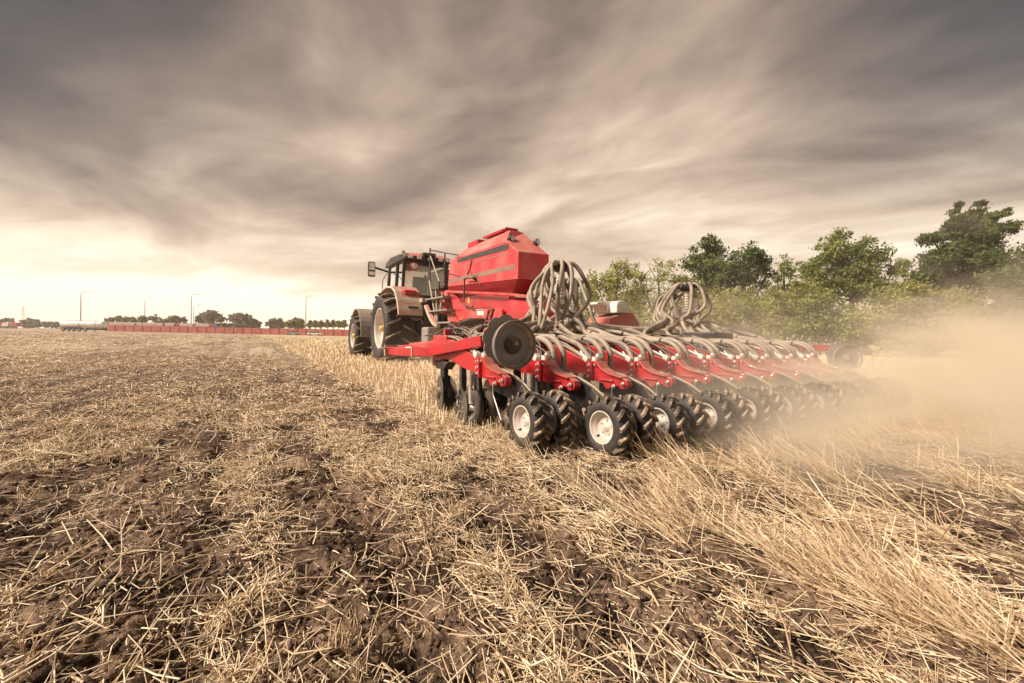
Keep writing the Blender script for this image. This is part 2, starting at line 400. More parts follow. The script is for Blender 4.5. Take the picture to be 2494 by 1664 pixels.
def ribbons(name, P, dirv, L, wd, tone, bend, roll, round_=False, mat=None):
    n = len(P); up = np.tile([0., 0, 1], (n, 1))
    s = np.cross(dirv, up); s /= np.linalg.norm(s, axis=1)[:, None]+1e-9; u = np.cross(s, dirv)
    sv = s*np.cos(roll)[:, None] + u*np.sin(roll)[:, None]; uv = np.cross(sv, dirv)
    mid = P + dirv*(L*.5)[:, None]; d2 = dirv + bend; d2 /= np.linalg.norm(d2, axis=1)[:, None]
    end = mid + d2*(L*.5)[:, None]; w2 = (wd*.5)[:, None]
    if round_:
        ring = lambda C, k: [C + (sv*math.cos(a)+uv*math.sin(a))*w2*k for a in (math.pi/2, math.pi*7/6, math.pi*11/6)]
        V = np.stack(ring(P, 1)+ring(mid, .95)+ring(end, .75), 1); base = np.arange(n)[:, None, None]*9
        f = np.array([[0,1,4,3],[1,2,5,4],[2,0,3,5],[3,4,7,6],[4,5,8,7],[5,3,6,8]])
        F = (f[None]+base).reshape(-1, 4); V = V.reshape(-1, 3); T = np.repeat(tone, 9)
    else:
        V = np.stack([P-sv*w2, P+sv*w2, mid-sv*w2, mid+sv*w2, end-sv*w2*.6, end+sv*w2*.6], 1)
        f = np.array([[0,1,3,2],[2,3,5,4]]); F = (f[None]+np.arange(n)[:, None, None]*6).reshape(-1, 4); V = V.reshape(-1, 3); T = np.repeat(tone, 6)
    return np_mesh(name, V, F, mat or M['straw'], T, round_)
def clear_machine(x, y):
    """False under the tyres of the machines"""
    B, D, _, _ = zones(x, y)
    ok = np.ones(len(x), bool)
    ok &= ~((B > 3.2) & (B < 4.0) & (D > 12.4) & (D < 14.3))
    return ok
def lying(name, n, d0, d1, Lm, wk, round_=False, thr=.47, chaff=False, lift=1.0, kmin=.03, wf=.00135):
    n = int(n*1.17)
    x, y = scatter(n, d0, d1); c = cover(x, y)
    keep = rng.random(n) < sstep(c, thr-.07, thr+.06)*(1-kmin)+kmin
    x, y = x[keep], y[keep]; ok = clear_machine(x, y); x, y = x[ok], y[ok]; k = len(x)
    B, D, un, dr = zones(x, y)
    dens = cover(x, y)
    az = rng.random(k)*2*math.pi
    al = rng.random(k) < np.where(dr > .5, .62, .38)       # part of it is combed along the rows
    az = np.where(al, TH + math.pi/2 + rng.normal(0, .38, k) + math.pi*(rng.random(k) < .5), az)
    tilt = rng.normal(.03, .13 if not chaff else .35, k); st = rng.random(k) < .09*(y < 6); tilt = np.where(st, rng.random(k)*.9, tilt)
    L = Lm*np.minimum(np.exp(rng.normal(0, .45, k)), 1.8)*(1+y*.015)
    dirv = np.stack([np.cos(az)*np.cos(tilt), np.sin(az)*np.cos(tilt), np.sin(tilt)], 1)
    z = height(x, y) + (.004+rng.random(k)*.045*sstep(dens, .42, .62)*lift)
    P = np.stack([x, y, z], 1)
    bend = rng.normal(0, .16, (k, 3)); bb = rng.random(k) < .12; bend[bb] += rng.normal(0, .6, (bb.sum(), 3)); bend[:, 2] -= .06
    wd = np.maximum(wk*np.exp(rng.normal(0, .28, k)), y*wf)
    tone = np.clip(rng.normal(.60, .26, k), 0, 1)
    return ribbons(name, P, dirv, L, wd, tone, bend, rng.normal(0, .5, k) if not round_ else rng.random(k)*6, round_)
def standing(name, n, d0, d1, zone, Hm, wk, round_=False):
    n = int(n*1.17)
    x, y = scatter(n, d0, d1); B, D, un, dr = zones(x, y)
    rowp = np.abs(((B/.125) % 1.0)-.5)
    if zone == 'uncut':
        keep = (un > .5) & ((rowp < .30) | (y > 8))
    elif zone == 'drilled':
        g = fbm(B/.17, D/.30, 3, 91); keep = (dr > .5) & (slots(B, D) < .3) & (g > .575 + .05*sstep(B-D, .8, 2.0)*(D < 1.0)*1.4) & (B > 1.45)
    else:
        g = fbm(x/.20, y/.20, 2, 95); keep = (un < .3) & (dr < .6) & (g > .775)
    keep &= clear_machine(x, y)
    x, y, B, D = x[keep], y[keep], B[keep], D[keep]; k = len(x)
    H = Hm*(.65+.6*rng.random(k))*np.maximum(1, y*.02)
    if zone == 'drilled':
        lean = rng.normal(1.02, .30, k); a = TH + math.pi/2 + rng.normal(.75, .42, k)
        up = rng.random(k) < .14; lean = np.where(up, rng.normal(0, .15, k), lean); H = H*np.where(up, .75, 1.25)
    else:
        lean = np.abs(rng.normal(.0, .16 if zone == 'uncut' else .30, k)); a = rng.random(k)*6.283
    dirv = np.stack([np.cos(a)*np.sin(lean), np.sin(a)*np.sin(lean), np.cos(lean)], 1)
    P = np.stack([x, y, height(x, y)-.005], 1)
    wd = np.maximum(wk*np.exp(rng.normal(0, .2, k)), y*.0014)
    tone = np.clip(rng.normal({'uncut': .88, 'drilled': .66}.get(zone, .5), .17, k), 0, 1)
    return ribbons(name, P, dirv, H, wd, tone, rng.normal(0, .07, (k, 3)), rng.random(k)*6, round_)
o = lying('loose_straw', 46000, .72, 4.6, .085, .0036, True, .53, kmin=.13); tag(o, 'pale broken straw stalks lying across the dark soil close by', None, None, 'stuff')
o = lying('straw_bits', 150000, .72, 10, .024, .0017, False, .485, True, kmin=.13); tag(o, 'fine straw chaff strewn over the tilled soil', None, None, 'stuff')
o = lying('long_straw', 3000, .80, 4.5, .17, .0044, True, .48, kmin=.22); tag(o, 'long bent straw stalks lying singly on top of the litter', None, None, 'stuff')
o = lying('straw_cover', 135000, 2.4, 15, .075, .003, False, .545, wf=.0010); tag(o, 'tangled straw covering the tilled strip farther out', None, None, 'stuff')
o = lying('far_straw', 110000, 9, 80, .07, .003, False, .535, wf=.0009); tag(o, 'distant straw litter across the field', None, None, 'stuff')
o = standing('standing_stubble', 100000, 2.6, 60, 'uncut', .115, .004); tag(o, 'golden upright stubble ahead of the seed drill', None, None, 'stuff')
o = standing('leaning_stubble', 60000, .8, 13, 'drilled', .19, .0034); tag(o, 'long pale stubble leaning over behind the seed drill', None, None, 'stuff')
o = standing('stubble_tufts', 26000, .9, 8, 'tilled', .075, .0036, True); tag(o, 'short upright stubble tufts left in the tilled soil', None, None, 'stuff')

# clods: small uneven lumps of soil
ico = []
def _ico():
    import bmesh
    bm = bmesh.new(); bmesh.ops.create_icosphere(bm, subdivisions=1, radius=1); V = np.array([v.co[:] for v in bm.verts]); F = np.array([[v.index for v in f.verts] for f in bm.faces]); bm.free(); return V, F
IV, IF = _ico()
def clods(name, n, d0, d1, s0, s1):
    x, y = scatter(n, d0, d1); B, D, un, dr = zones(x, y); c = cover(x, y)
    keep = (un < .5) & (rng.random(n) < 1-sstep(c, .44, .62)*.75); x, y = x[keep], y[keep]; k = len(x)
    s = s0*(s1/s0)**(rng.random(k)**2.6)
    V = IV[None]*(1+rng.normal(0, .34, (k, len(IV), 1)))*s[:, None, None]*np.array([1, 1, .62])*(1+rng.normal(0, .25, (k, 1, 3)))
    a = rng.random(k)*6.283; ca, sa = np.cos(a)[:, None], np.sin(a)[:, None]
    X = V[..., 0]*ca - V[..., 1]*sa + x[:, None]; Y = V[..., 0]*sa + V[..., 1]*ca + y[:, None]; Z = V[..., 2] + (height(x, y)+s*.15)[:, None]
    V = np.stack([X, Y, Z], -1).reshape(-1, 3); F = (IF[None]+np.arange(k)[:, None, None]*len(IV)).reshape(-1, 3)
    return np_mesh(name, V, F, M['soil'], np.zeros(len(V)), True)
o = clods('soil_clods', 26000, .75, 6.5, .003, .019); tag(o, 'crumbly brown soil clods between the straw', None, None, 'stuff')
# ================================================================= seed drill (machine frame: x across to the right, y forward, z up)
DO = (4.3, 4.0, 0.0)                           # base of the drill in machine coordinates
drill = empty('seed_drill', mw(*DO), 'long red trailed seed drill with many hoses, raising dust across the stubble', 'seed drill', rz=TH)
def dp(mb, name, mat, parent=None, **k): return mb.build(name, M[mat] if isinstance(mat, str) else mat, parent or drill, DO if parent is None or parent == drill else k.pop('origin', DO), **k)

# ---- hopper: outline measured on its left side plane
HB, HBR = 4.25, 4.97
def hp(px, py): p = at_B(px, py, HB); return (p[1], p[2])
A0 = hp(1102, 633); A1 = hp(1231, 588); A1b = hp(1262, 612); A2 = hp(1261, 679); A3 = hp(1090, 698); A4 = hp(1092, 668)
yr = A1b[0]                                    # rear edge
def side_panel(mb, poly, b, t): return mb.prism(poly, b, b+t)
hop = MB()
yf = A3[0]; zt = A1[1]
ztf = A0[1]; zbr = A2[1]; zbf = A3[1]
ridge_z = at_B(1222, 573, HB+.25)[2]
# body shell as rings around the tank, rear to front
def ring(y, w, zs): pass
bl, br, bm_ = HB, HBR, (HB+HBR)/2
V = []
# rear face (4), front face (4), bevelled rear top
rt = A1b[1]; 
P = dict(
 rbl=(bl, yr, zbr), rbr=(br, yr, zbr+.02), rtl=(bl, yr, rt), rtr=(br, yr, rt+.02),
 fbl=(bl, yf, zbf), fbr=(br, yf, zbf), ftl=(bl, yf-.12, ztf), ftr=(br, yf-.12, ztf),
 stl=(bl, A1[0], A1[1]), str_=(br+.0, A1[0]+.1, A1[1]-.10),
 trl=(bl+.16, A1[0]+.12, ridge_z), trr=(br-.22, A1[0]+.12, ridge_z), tfl=(bl+.16, yf-.7, ztf+.22), tfr=(br-.16, yf-.7, ztf+.22))
k = list(P); Vv = [P[q] for q in k]; ix = {q: i for i, q in enumerate(k)}
def fc(*n): return tuple(ix[q] for q in n)
fs = [fc('rbl','rbr','rtr','rtl'), fc('fbl','rbl','rtl','stl','ftl'), fc('fbr','ftr','str_','rtr','rbr'), fc('fbl','ftl','ftr','fbr'),
      fc('rtl','rtr','str_','trr','trl','stl'), fc('stl','trl','tfl','ftl'), fc('str_','ftr','tfr','trr'), fc('trl','trr','tfr','tfl'), fc('ftl','tfl','tfr','ftr')]
hop.add(Vv, fs)
hopper = dp(hop, 'hopper', 'red_hopper', bevel=.02)
# underside funnel
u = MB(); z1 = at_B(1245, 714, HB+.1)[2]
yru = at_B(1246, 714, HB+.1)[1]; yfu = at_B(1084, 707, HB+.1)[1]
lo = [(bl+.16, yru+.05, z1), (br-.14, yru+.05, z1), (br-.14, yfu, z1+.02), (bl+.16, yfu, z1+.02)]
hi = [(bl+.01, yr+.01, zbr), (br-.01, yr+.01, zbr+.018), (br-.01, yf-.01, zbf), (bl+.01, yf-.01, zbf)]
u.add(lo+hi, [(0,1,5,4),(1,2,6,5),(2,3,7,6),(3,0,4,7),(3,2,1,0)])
dp(u, 'hopper_funnel', 'red_shaded', bevel=.01)
# stripes, 6 mm proud
s_ = MB(); poly = [hp(1114, 631), hp(1239, 592.5), hp(1239, 608), hp(1115, 640.5)]; s_.prism(poly, HB-.006, HB+.004); dp(s_, 'stripe', 'stripe')
s_ = MB(); poly = [hp(1115, 648), hp(1239, 615.5), hp(1239, 618.5), hp(1115, 650.5)]; s_.prism(poly, HB-.005, HB+.004); dp(s_, 'stripe', 'stripe_pale')
s_ = MB(); poly = [hp(1093, 681), hp(1256, 643), hp(1256, 655), hp(1093, 690)]; s_.prism(poly, HB-.005, HB+.004); dp(s_, 'stripe', 'stripe_pale')
# thin branching dark red strokes just off the hopper side
s_ = MB()
for a, b in (((1149, 634), (1144, 655)), ((1144, 655), (1138, 668)), ((1144, 658), (1149, 668)), ((1152, 671), (1163, 692)), ((1160, 674), (1170, 695)), ((1093, 666), (1120, 673))):
    p, q = at_B(*a, HB-.012), at_B(*b, HB-.012); s_ = MB(); s_.tube([p, q], .014, 6); dp(s_, 'red_stroke', 'dark_red')
# lid, lamps on top
lid = MB(); lid.box((bm_-.05, A1[0]+.75, ridge_z+.035), (.42, .9, .05)); lid.box((bm_-.05, A1[0]+.3, ridge_z+.075), (.30, .06, .04)); dp(lid, 'hopper_lid', 'red', bevel=.012)
l2 = MB(); l2.box((bm_-.02, yf-1.15, ztf+.27), (.40, .55, .12)); dp(l2, 'hopper_lid', 'red', bevel=.012)
for px, py, D in ((1246, 581, A1[0]-.02), (1265, 579, A1[0]+.15), (1308, 590, yr+.25)):
    c = Vector(at_D(px, py, D)); m_ = MB(); m_.lathe(c, (.25, -1, .05), [(-.06, .03), (-.05, .065), (.02, .072), (.03, .06), (.031, 0)], 16)
    m_.tube([c+Vector((0, .03, -.03)), c+Vector((0, .05, -.13))], .012, 6)
    lp = dp(m_, 'work_lamp', 'black'); g_ = MB(); g_.lathe(c, (.25, -1, .05), [(.033, .055), (.036, 0)], 16); g_.build('lens', M['lamp_clear'], lp, DO)

# lower body of the drill under the hopper
def lowpoly(name, pts, B, t, mat, bev=.012):
    m_ = MB(); m_.prism([at_B(px, py, B)[1:] for px, py in pts], B, B+t); return dp(m_, name, mat, bevel=bev)
LB = HB+.02
lowpoly('hopper_lip', [(1084, 707), (1240, 714), (1302, 721), (1302, 727), (1240, 721), (1084, 713)], HB-.03, .05, 'red_dusty')
lowpoly('side_plate', [(1092, 713), (1238, 722), (1240, 731), (1222, 757), (1180, 752), (1135, 752), (1112, 736)], LB+.10, .45, 'red')
lowpoly('side_plate', [(1094, 712), (1104, 714), (1148, 772), (1128, 780), (1112, 790)], LB+.02, .06, 'red')
lowpoly('frame_plate', [(1128, 756), (1222, 752), (1222, 786), (1208, 783), (1180, 776), (1148, 775), (1122, 780), (1112, 788)], LB-.04, .05, 'red_dusty')
lowpoly('fertiliser_box', [(1240, 729), (1304, 732), (1306, 745), (1306, 762), (1290, 793), (1240, 790), (1222, 786), (1224, 752)], LB+.06, .50, 'red_hopper')
lowpoly('fertiliser_box_skirt', [(1240, 759), (1307, 759), (1300, 790), (1288, 796), (1238, 792)], LB-.0, .55, 'red')
lowpoly('frame_gusset', [(1088, 764), (1104, 764), (1116, 792), (1094, 806)], LB-.02, .08, 'red_dusty')
st = MB(); a = [at_B(1162, 758, LB-.05), at_B(1178, 758, LB-.05), at_B(1178, 768, LB-.05), at_B(1162, 768, LB-.05)]
st.prism([p[1:] for p in a], LB-.05, LB-.038); dp(st, 'maker_label', 'sticker')
st = MB(); a = [at_B(1139, 722, LB+.09), at_B(1144, 722, LB+.09), at_B(1144, 739, LB+.09), at_B(1139, 739, LB+.09)]
st.prism([p[1:] for p in a], LB+.09, LB+.099); dp(st, 'warning_sticker', 'yellow')
# transport wheel seen under the arch
cw = Vector(at_B(1176, 830, LB+.12)); m_ = MB(); m_.lathe(cw, (1, 0, 0), [(0, .30), (-.01, .52), (.06, .60), (.34, .60), (.40, .52), (.39, .30)], 40); tw = dp(m_, 'transport_wheel', 'rubber')
m_ = MB(); m_.lathe(cw, (1, 0, 0), [(.01, .30), (.06, .27), (.07, .10), (.02, .08), (.02, 0)], 28); m_.build('rim', M['rim'], tw, DO)
m_ = MB(); arc = [at_B(px, py, LB-.01) for px, py in ((1098, 808), (1108, 796), (1125, 785), (1146, 777), (1170, 774.5), (1196, 777), (1216, 783))]
for dx in np.linspace(0, .5, 6): m_.tube([(p[0]+dx, p[1], p[2]) for p in arc], .028, 6)
dp(m_, 'wheel_guard', 'black')
# grab handle loop on the side
m_ = MB(); m_.tube(spline([at_B(px, py, HB-.10) for px, py in ((1152, 677), (1140, 677), (1133, 679), (1131, 686), (1130.5, 720), (1129.5, 736), (1134, 744), (1142, 747), (1151, 747.5))], 5), .02, 8)
m_.tube([at_B(1152, 671, HB-.06), at_B(1155, 680, HB-.06)], .03, 6); dp(m_, 'grab_handle', 'black_steel')
# front of the hopper: platform, ladder, hand rails
FB = HB-.05
plat = MB(); pc = at_B(1072, 699, FB); plat.box((HB+.35, pc[1]+.35, pc[2]), (.75, 1.0, .06)); dp(plat, 'platform', 'black_steel')
rail = MB(); pa = at_B(1047.5, 604, FB); pb = at_B(1047, 712, FB)
rail.tube([pa, pb], .022, 8); rail.tube([at_B(1048, 609, FB), at_B(1083, 616, FB), at_B(1116, 621.5, FB)], .018, 8)
rail.tube([at_B(1083.5, 617, FB), at_B(1082.5, 692, FB)], .02, 8); rail.tube([at_B(1069.5, 685, FB), at_B(1067.5, 784, FB)], .022, 8)
dp(rail, 'hand_rail', 'black_steel')
lad = MB(); lad.tube([at_B(1049, 625, FB), at_B(1070, 686, FB)], .02, 6); lad.tube([at_B(1046, 684, FB-.02), at_B(1062, 780, FB-.02)], .028, 6); lad.tube([at_B(1062, 708, FB-.02), at_B(1065, 782, FB-.02)], .028, 6)
lad.tube([at_B(1078, 714, FB), at_B(1072, 760, FB)], .028, 6)
ld = dp(lad, 'ladder', 'hazel')
for (xa, xb, yy) in ((1048, 1092, 727), (1054, 1101, 757), (1071, 1110, 786)):
    p, q = Vector(at_B(xa, yy, FB)), Vector(at_B(xb, yy+.5, FB)); r_ = MB(); r_.box((p+q)/2, (.30, (p-q).length, .035)); r_.build('rung', M['grey_mid'], ld, DO)
m_ = MB(); m_.tube(spline([at_B(px, py, HB+.15) for px, py in ((1074, 710), (1086, 712), (1091, 722), (1089, 745), (1084, 752))], 5), .09, 12); dp(m_, 'fan_duct', 'red_dusty')
m_ = MB(); pf = Vector(at_B(1083, 748, HB+.3)); m_.lathe(pf, (1, 0, 0), [(-.12, .05), (-.12, .20), (.15, .22), (.15, .05)], 24); dp(m_, 'fan_housing', 'red')
m_ = MB(); m_.tube(spline([at_B(px, py, HB-.15) for px, py in ((1037, 746), (1043, 762), (1050, 778), (1058, 790), (1068, 794))], 6), .055, 10); dp(m_, 'spiral_hose', 'hazel')
m_ = MB(); m_.tube(spline([at_B(px, py, HB-.12) for px, py in ((1041, 744), (1049, 762), (1057, 778), (1064, 789))], 6), .035, 8); dp(m_, 'hydraulic_hose', 'red_dusty')
m_ = MB(); c = Vector(at_B(1050, 816, HB-.1)); m_.box(c, (.40, .50, .42)); dp(m_, 'hydraulic_tank', 'grey_mid', bevel=.05)
m_ = MB(); m_.box(at_B(1031, 732, HB-.05), (.16, .26, .12)); dp(m_, 'valve_block', 'hazel', bevel=.01)
# drawbar up to the tractor
m_ = MB(); m_.beam((4.62, 6.4, .62), (4.66, 12.35, .62), .22, .20); m_.beam((4.0, 6.2, .62), (4.6, 9.6, .62), .14, .16); m_.beam((5.25, 6.2, .62), (4.7, 9.6, .62), .14, .16)
dp(m_, 'drawbar', 'red', bevel=.01)

# ---- toolbar and frame
m_ = MB(); m_.beam((1.72, 4.08, .70), (7.1, 4.08, .70), .15, .15); m_.beam((1.9, 4.75, .74), (7.0, 4.75, .74), .12, .14)
for b in (2.6, 3.9, 5.2, 6.4): m_.beam((b, 4.0, .72), (b, 6.4, .70), .12, .12)
dp(m_, 'toolbar', 'dark_red', bevel=.008)
m_ = MB(); m_.beam((3.9, 5.9, .70), (5.5, 5.9, .70), .2, .2); dp(m_, 'cross_beam', 'red', bevel=.01)
m_ = MB(); m_.box((5.2, 3.62, .84), (.42, .5, .17)); dp(m_, 'control_box', 'black', bevel=.02)
# perforated red bracket standing in front of the hopper
p0, p1 = Vector(at_B(1182, 806, 2.75)), Vector(at_B(1197, 752, 2.75)); m_ = MB()
ax = (p1-p0).normalized()
for off in (-.06, .06):
    m_.beam(p0+Vector((0, off, 0)), p1+Vector((0, off, 0)), .03, .03, (0, 1, 0))
for k_ in range(4): q = p1 - ax*(.02+.085*k_); m_.beam(q+Vector((0, -.07, 0)), q+Vector((0, .07, 0)), .03, .022)
lo_ = p1-ax*.29; m_.beam(p0, lo_, .05, .13, (0, 1, 0)); dp(m_, 'perforated_bracket', 'dark_red', bevel=.004)
m_ = MB(); m_.beam(at_B(1134, 808, 2.2), at_B(1194, 808, 2.1), .07, .06); m_.box(at_B(1137, 806, 2.2), (.1, .12, .10)); m_.lathe(at_B(1192, 812, 2.05), (1, 0, 0), [(-.05, .02), (-.05, .055), (.05, .055), (.05, .02)], 16)
dp(m_, 'fold_link', 'red_dusty', bevel=.006)

# ---- distributor towers with hoses
ROWB = [1.70] + [2.09 + .55*i for i in range(9)]
ROWD = [.36] + [0.0]*9
towers = [(3.33, 4.40, 1.73), (4.15, 5.15, 1.66), (5.80, 4.40, 1.66), (6.25, 5.00, 1.57)]
def hose_path(tb, td, tz, row, k, n):
    b, dd = ROWB[row], ROWD[row]; a = 2*math.pi*(n+.5)/8.0 + .35 + .2*rng.normal()
    ca, sa = math.cos(a), math.sin(a); off = .035*(1 if k else -1); far = abs(b-tb)
    mb_, md_ = tb + (b+.12-tb)*.42, td + (3.9+dd*.4-td)*.55
    return spline([(tb+.05*ca, td+.05*sa, tz), (tb+.15*ca, td+.15*sa, tz+.02), (tb+.27*ca, td+.26*sa, tz-.11),
            (tb+.34*ca+(mb_-tb)*.42, td+.30*sa+(md_-td)*.30, tz-.42+.04*rng.normal()), (mb_+.05*rng.normal(), md_, (.97 if tb < 5 else 1.08)+.02*k+.03*rng.normal()),
            (b+.10+(tb-b)*.16+off, 3.78+dd, .885+.012*k+.02*rng.normal()), (b+.13+off, 3.42+dd, .80+.02*k), (b+.16+off*1.4, 3.15+dd, .79+.015*k), (b+.165+off*1.5, 3.00+dd, .70), (b+.16+off*1.5, 2.975+dd, .58), (b+.14+off, 2.99+dd, .47)], 6)
plan = [(0, [0, 1, 2, 3, 4]), (1, [0, 1, 3, 4]), (2, [4, 5, 6, 7]), (3, [6, 8, 9, 7])]
for ti, (tb, td, tz) in enumerate(towers):
    m_ = MB(); prof = [(0, .05)]
    h0 = .82; m_.tube(spline([(tb+.02, td+.02, h0-.02), (tb-.01, td, h0+.2), (tb, td, tz-.42)], 5), .052, 12)
    tower = dp(m_, 'distributor_tower', 'duct')
    c_ = MB(); pr = []
    zz = tz-.42
    while zz < tz-.08: pr += [(zz-tz, .048), (zz-tz+.012, .060), (zz-tz+.024, .060), (zz-tz+.036, .048)]; zz += .042
    c_.lathe((tb, td, tz), (0, 0, 1), pr, 16); c_.build('corrugated_section', M['pipe_white'], tower, DO)
    c_ = MB(); c_.lathe((tb, td, tz), (0, 0, 1), [(-.09, .05), (-.07, .10), (.035, .105), (.05, .09), (.052, 0)], 20)
    for q in range(8): a = q*math.pi/4; c_.cyl((tb+.08*math.cos(a), td+.08*math.sin(a), tz-.01), (tb+.15*math.cos(a), td+.15*math.sin(a), tz-.005), .034, 10)
    c_.build('tower_head', M['black'], tower, DO)
    c_ = MB(); c_.box((tb+.20, td-.02, tz-.26), (.10, .03, .16)); c_.build('tower_plate', M['white'], tower, DO)
    h_ = MB(); h_.cyl((tb, td, tz-.5), (tb, td, tz-.44), .066, 16); h_.build('clamp', M['steel'], tower, DO)
    cnt = 0
    for row in plan[ti][1]:
        for k_ in ((0, 1) if (ti, row) not in ((1, 3), (1, 0), (3, 5), (3, 7)) else (0,)):
            pts = hose_path(tb, td, tz, row, k_, cnt); h_ = MB(); h_.tube(pts, .0265, 10); dp(h_, 'seed_hose', 'hose'); cnt += 1
            for fr in (.42, .52, .66):
                i_ = int(len(pts)*fr); t_ = (pts[i_+1]-pts[i_]).normalized(); tie = MB(); tie.lathe(pts[i_], t_, [(-.009, .026), (-.009, .033), (.009, .033), (.009, .026)], 12)
                if k_ == 0: dp(tie, 'hose_tie', 'black')
for (tb, td, tz), rows in ((towers[0], (2, 3)), (towers[2], (7, 8)), (towers[3], (9,))):
    for k_, row in enumerate(rows):
        b, dd = ROWB[row], ROWD[row]; a = 2*math.pi*k_/4+.8
        pts = spline([(tb+.04*math.cos(a), td+.04*math.sin(a), tz), (tb+.14*math.cos(a), td+.14*math.sin(a), tz+.01), (tb+.23*math.cos(a), td+.22*math.sin(a), tz-.14), (tb+.20*math.cos(a)+.10*(b-tb), td+.16*math.sin(a)-.15, tz-.5), (tb+(b-tb)*.3, td-.42, .98+.03*k_), (tb+(b-tb)*.75, 3.75+dd, .86), (b+.05, 3.45+dd, .80), (b+.02+.05*(k_ % 2), 3.2+dd, .74), (b+.03, 3.05+dd, .62)], 6)
        h_ = MB(); h_.tube(pts, .0255, 10); dp(h_, 'seed_hose', 'hose')
# extra inner loops hanging near the near tower
for (a, b) in (((1290, 760), (1260, 800)), ((1308, 700), (1296, 812)), ((1322, 690), (1310, 812)), ((1345, 700), (1315, 806))):
    p0 = Vector((3.33-.12, 4.32, 1.72)); q = Vector(at_B(*b, 2.6)); mid = Vector(at_B(*a, 2.95)); pts = spline([p0, p0+Vector((-.12, -.06, -.03)), mid, q, (2.25+.03*rng.normal(), 3.55, .80), (2.02, 3.5, .76), (1.93, 3.42, .60)], 7)
    h_ = MB(); h_.tube(pts, .022, 10); dp(h_, 'seed_hose', 'hose')
# pale manifold pipes running across behind the towers
m_ = MB(); m_.tube(spline([(3.55, 4.45, .95), (4.0, 4.5, .97), (4.5, 4.55, .95), (5.4, 4.6, .94), (5.75, 4.5, .92)], 5), .055, 14); m_.tube([(4.3, 4.35, .84), (5.6, 4.35, .84)], .05, 14); m_.tube([(4.72, 4.55, .95), (4.72, 4.38, .84)], .045, 10); dp(m_, 'manifold_pipe', 'pipe_white')
m_ = MB(); m_.tube([(2.6, 4.3, .95), (3.6, 4.35, .97)], .05, 12); m_.tube([(2.7, 4.5, .88), (3.9, 4.5, .90)], .035, 10); dp(m_, 'manifold_pipe', 'steel')
# second small red hopper with a white round-topped lid, behind the towers
def bx(px, py, D): return at_D(px, py, D)
yb = 5.1; p = [bx(*q, yb) for q in ((1489, 774), (1529, 761), (1543, 763), (1559, 790), (1556, 800), (1478, 797))]
m_ = MB(); n_ = len(p); vs = [tuple(q) for q in p] + [(q[0], q[1]+.55, q[2]) for q in p]
m_.add(vs, [tuple(range(n_)), tuple(range(n_, 2*n_))[::-1]] + [((i+1) % n_, i, n_+i, n_+(i+1) % n_) for i in range(n_)]); dp(m_, 'micro_hopper', 'red_dusty', bevel=.015)
p = [bx(*q, yb-.02) for q in ((1502, 762), (1502, 740), (1506, 734), (1514, 732), (1522, 732), (1530, 737), (1533, 745), (1533, 762))]
m_ = MB(); n_ = len(p); vs = [tuple(q) for q in p] + [(q[0], q[1]+.5, q[2]) for q in p]
m_.add(vs, [tuple(range(n_)), tuple(range(n_, 2*n_))[::-1]] + [((i+1) % n_, i, n_+i, n_+(i+1) % n_) for i in range(n_)])
p = [bx(*q, yb+.15) for q in ((1455, 735), (1498, 733), (1502, 741), (1502, 760), (1478, 760), (1478, 742), (1455, 742))]
n_ = len(p); vs = [tuple(q) for q in p] + [(q[0], q[1]+.35, q[2]) for q in p]
m_.add(vs, [tuple(range(n_)), tuple(range(n_, 2*n_))[::-1]] + [((i+1) % n_, i, n_+i, n_+(i+1) % n_) for i in range(n_)])
dp(m_, 'micro_hopper_lid', 'white', bevel=.02)

# ---- row units: one is built, the others are copies
def tyre_tread(mb, c, r, w, n, ht, lw):
    """slanted lugs of a tractor-pattern tyre, axle along x"""
    for k_ in range(n):
        for sgn in (-1, 1):
            a = 2*math.pi*(k_+(.25 if sgn > 0 else -.25))/n; lug = []
            for j, (xx, da) in enumerate(((.04*w, .0), (.30*w, .16*12/n), (.50*w, .30*12/n))):
                for (rr, hw) in ((r-.012, lw*.62), (r+ht, lw*.42)):
                    for s2 in (-1, 1):
                        aa = a+da+s2*hw/r; rq = rr - (ht*.35 if j == 2 and rr > r else 0)
                        lug.append((c[0]+sgn*xx, c[1]+rq*math.cos(aa), c[2]+rq*math.sin(aa)))
            f = []
            for j in (0, 1):
                o_ = j*4; f += [(o_, o_+1, o_+5, o_+4), (o_+2, o_+6, o_+7, o_+3), (o_, o_+4, o_+6, o_+2), (o_+1, o_+3, o_+7, o_+5)]
            f += [(0, 2, 3, 1), (8, 9, 11, 10)]; mb.add(lug, f)
U0 = Vector((2.09, 2.556, 0))
def ru(mb, name, mat, parent, **k): return mb.build(name, M[mat], parent, U0, **k)
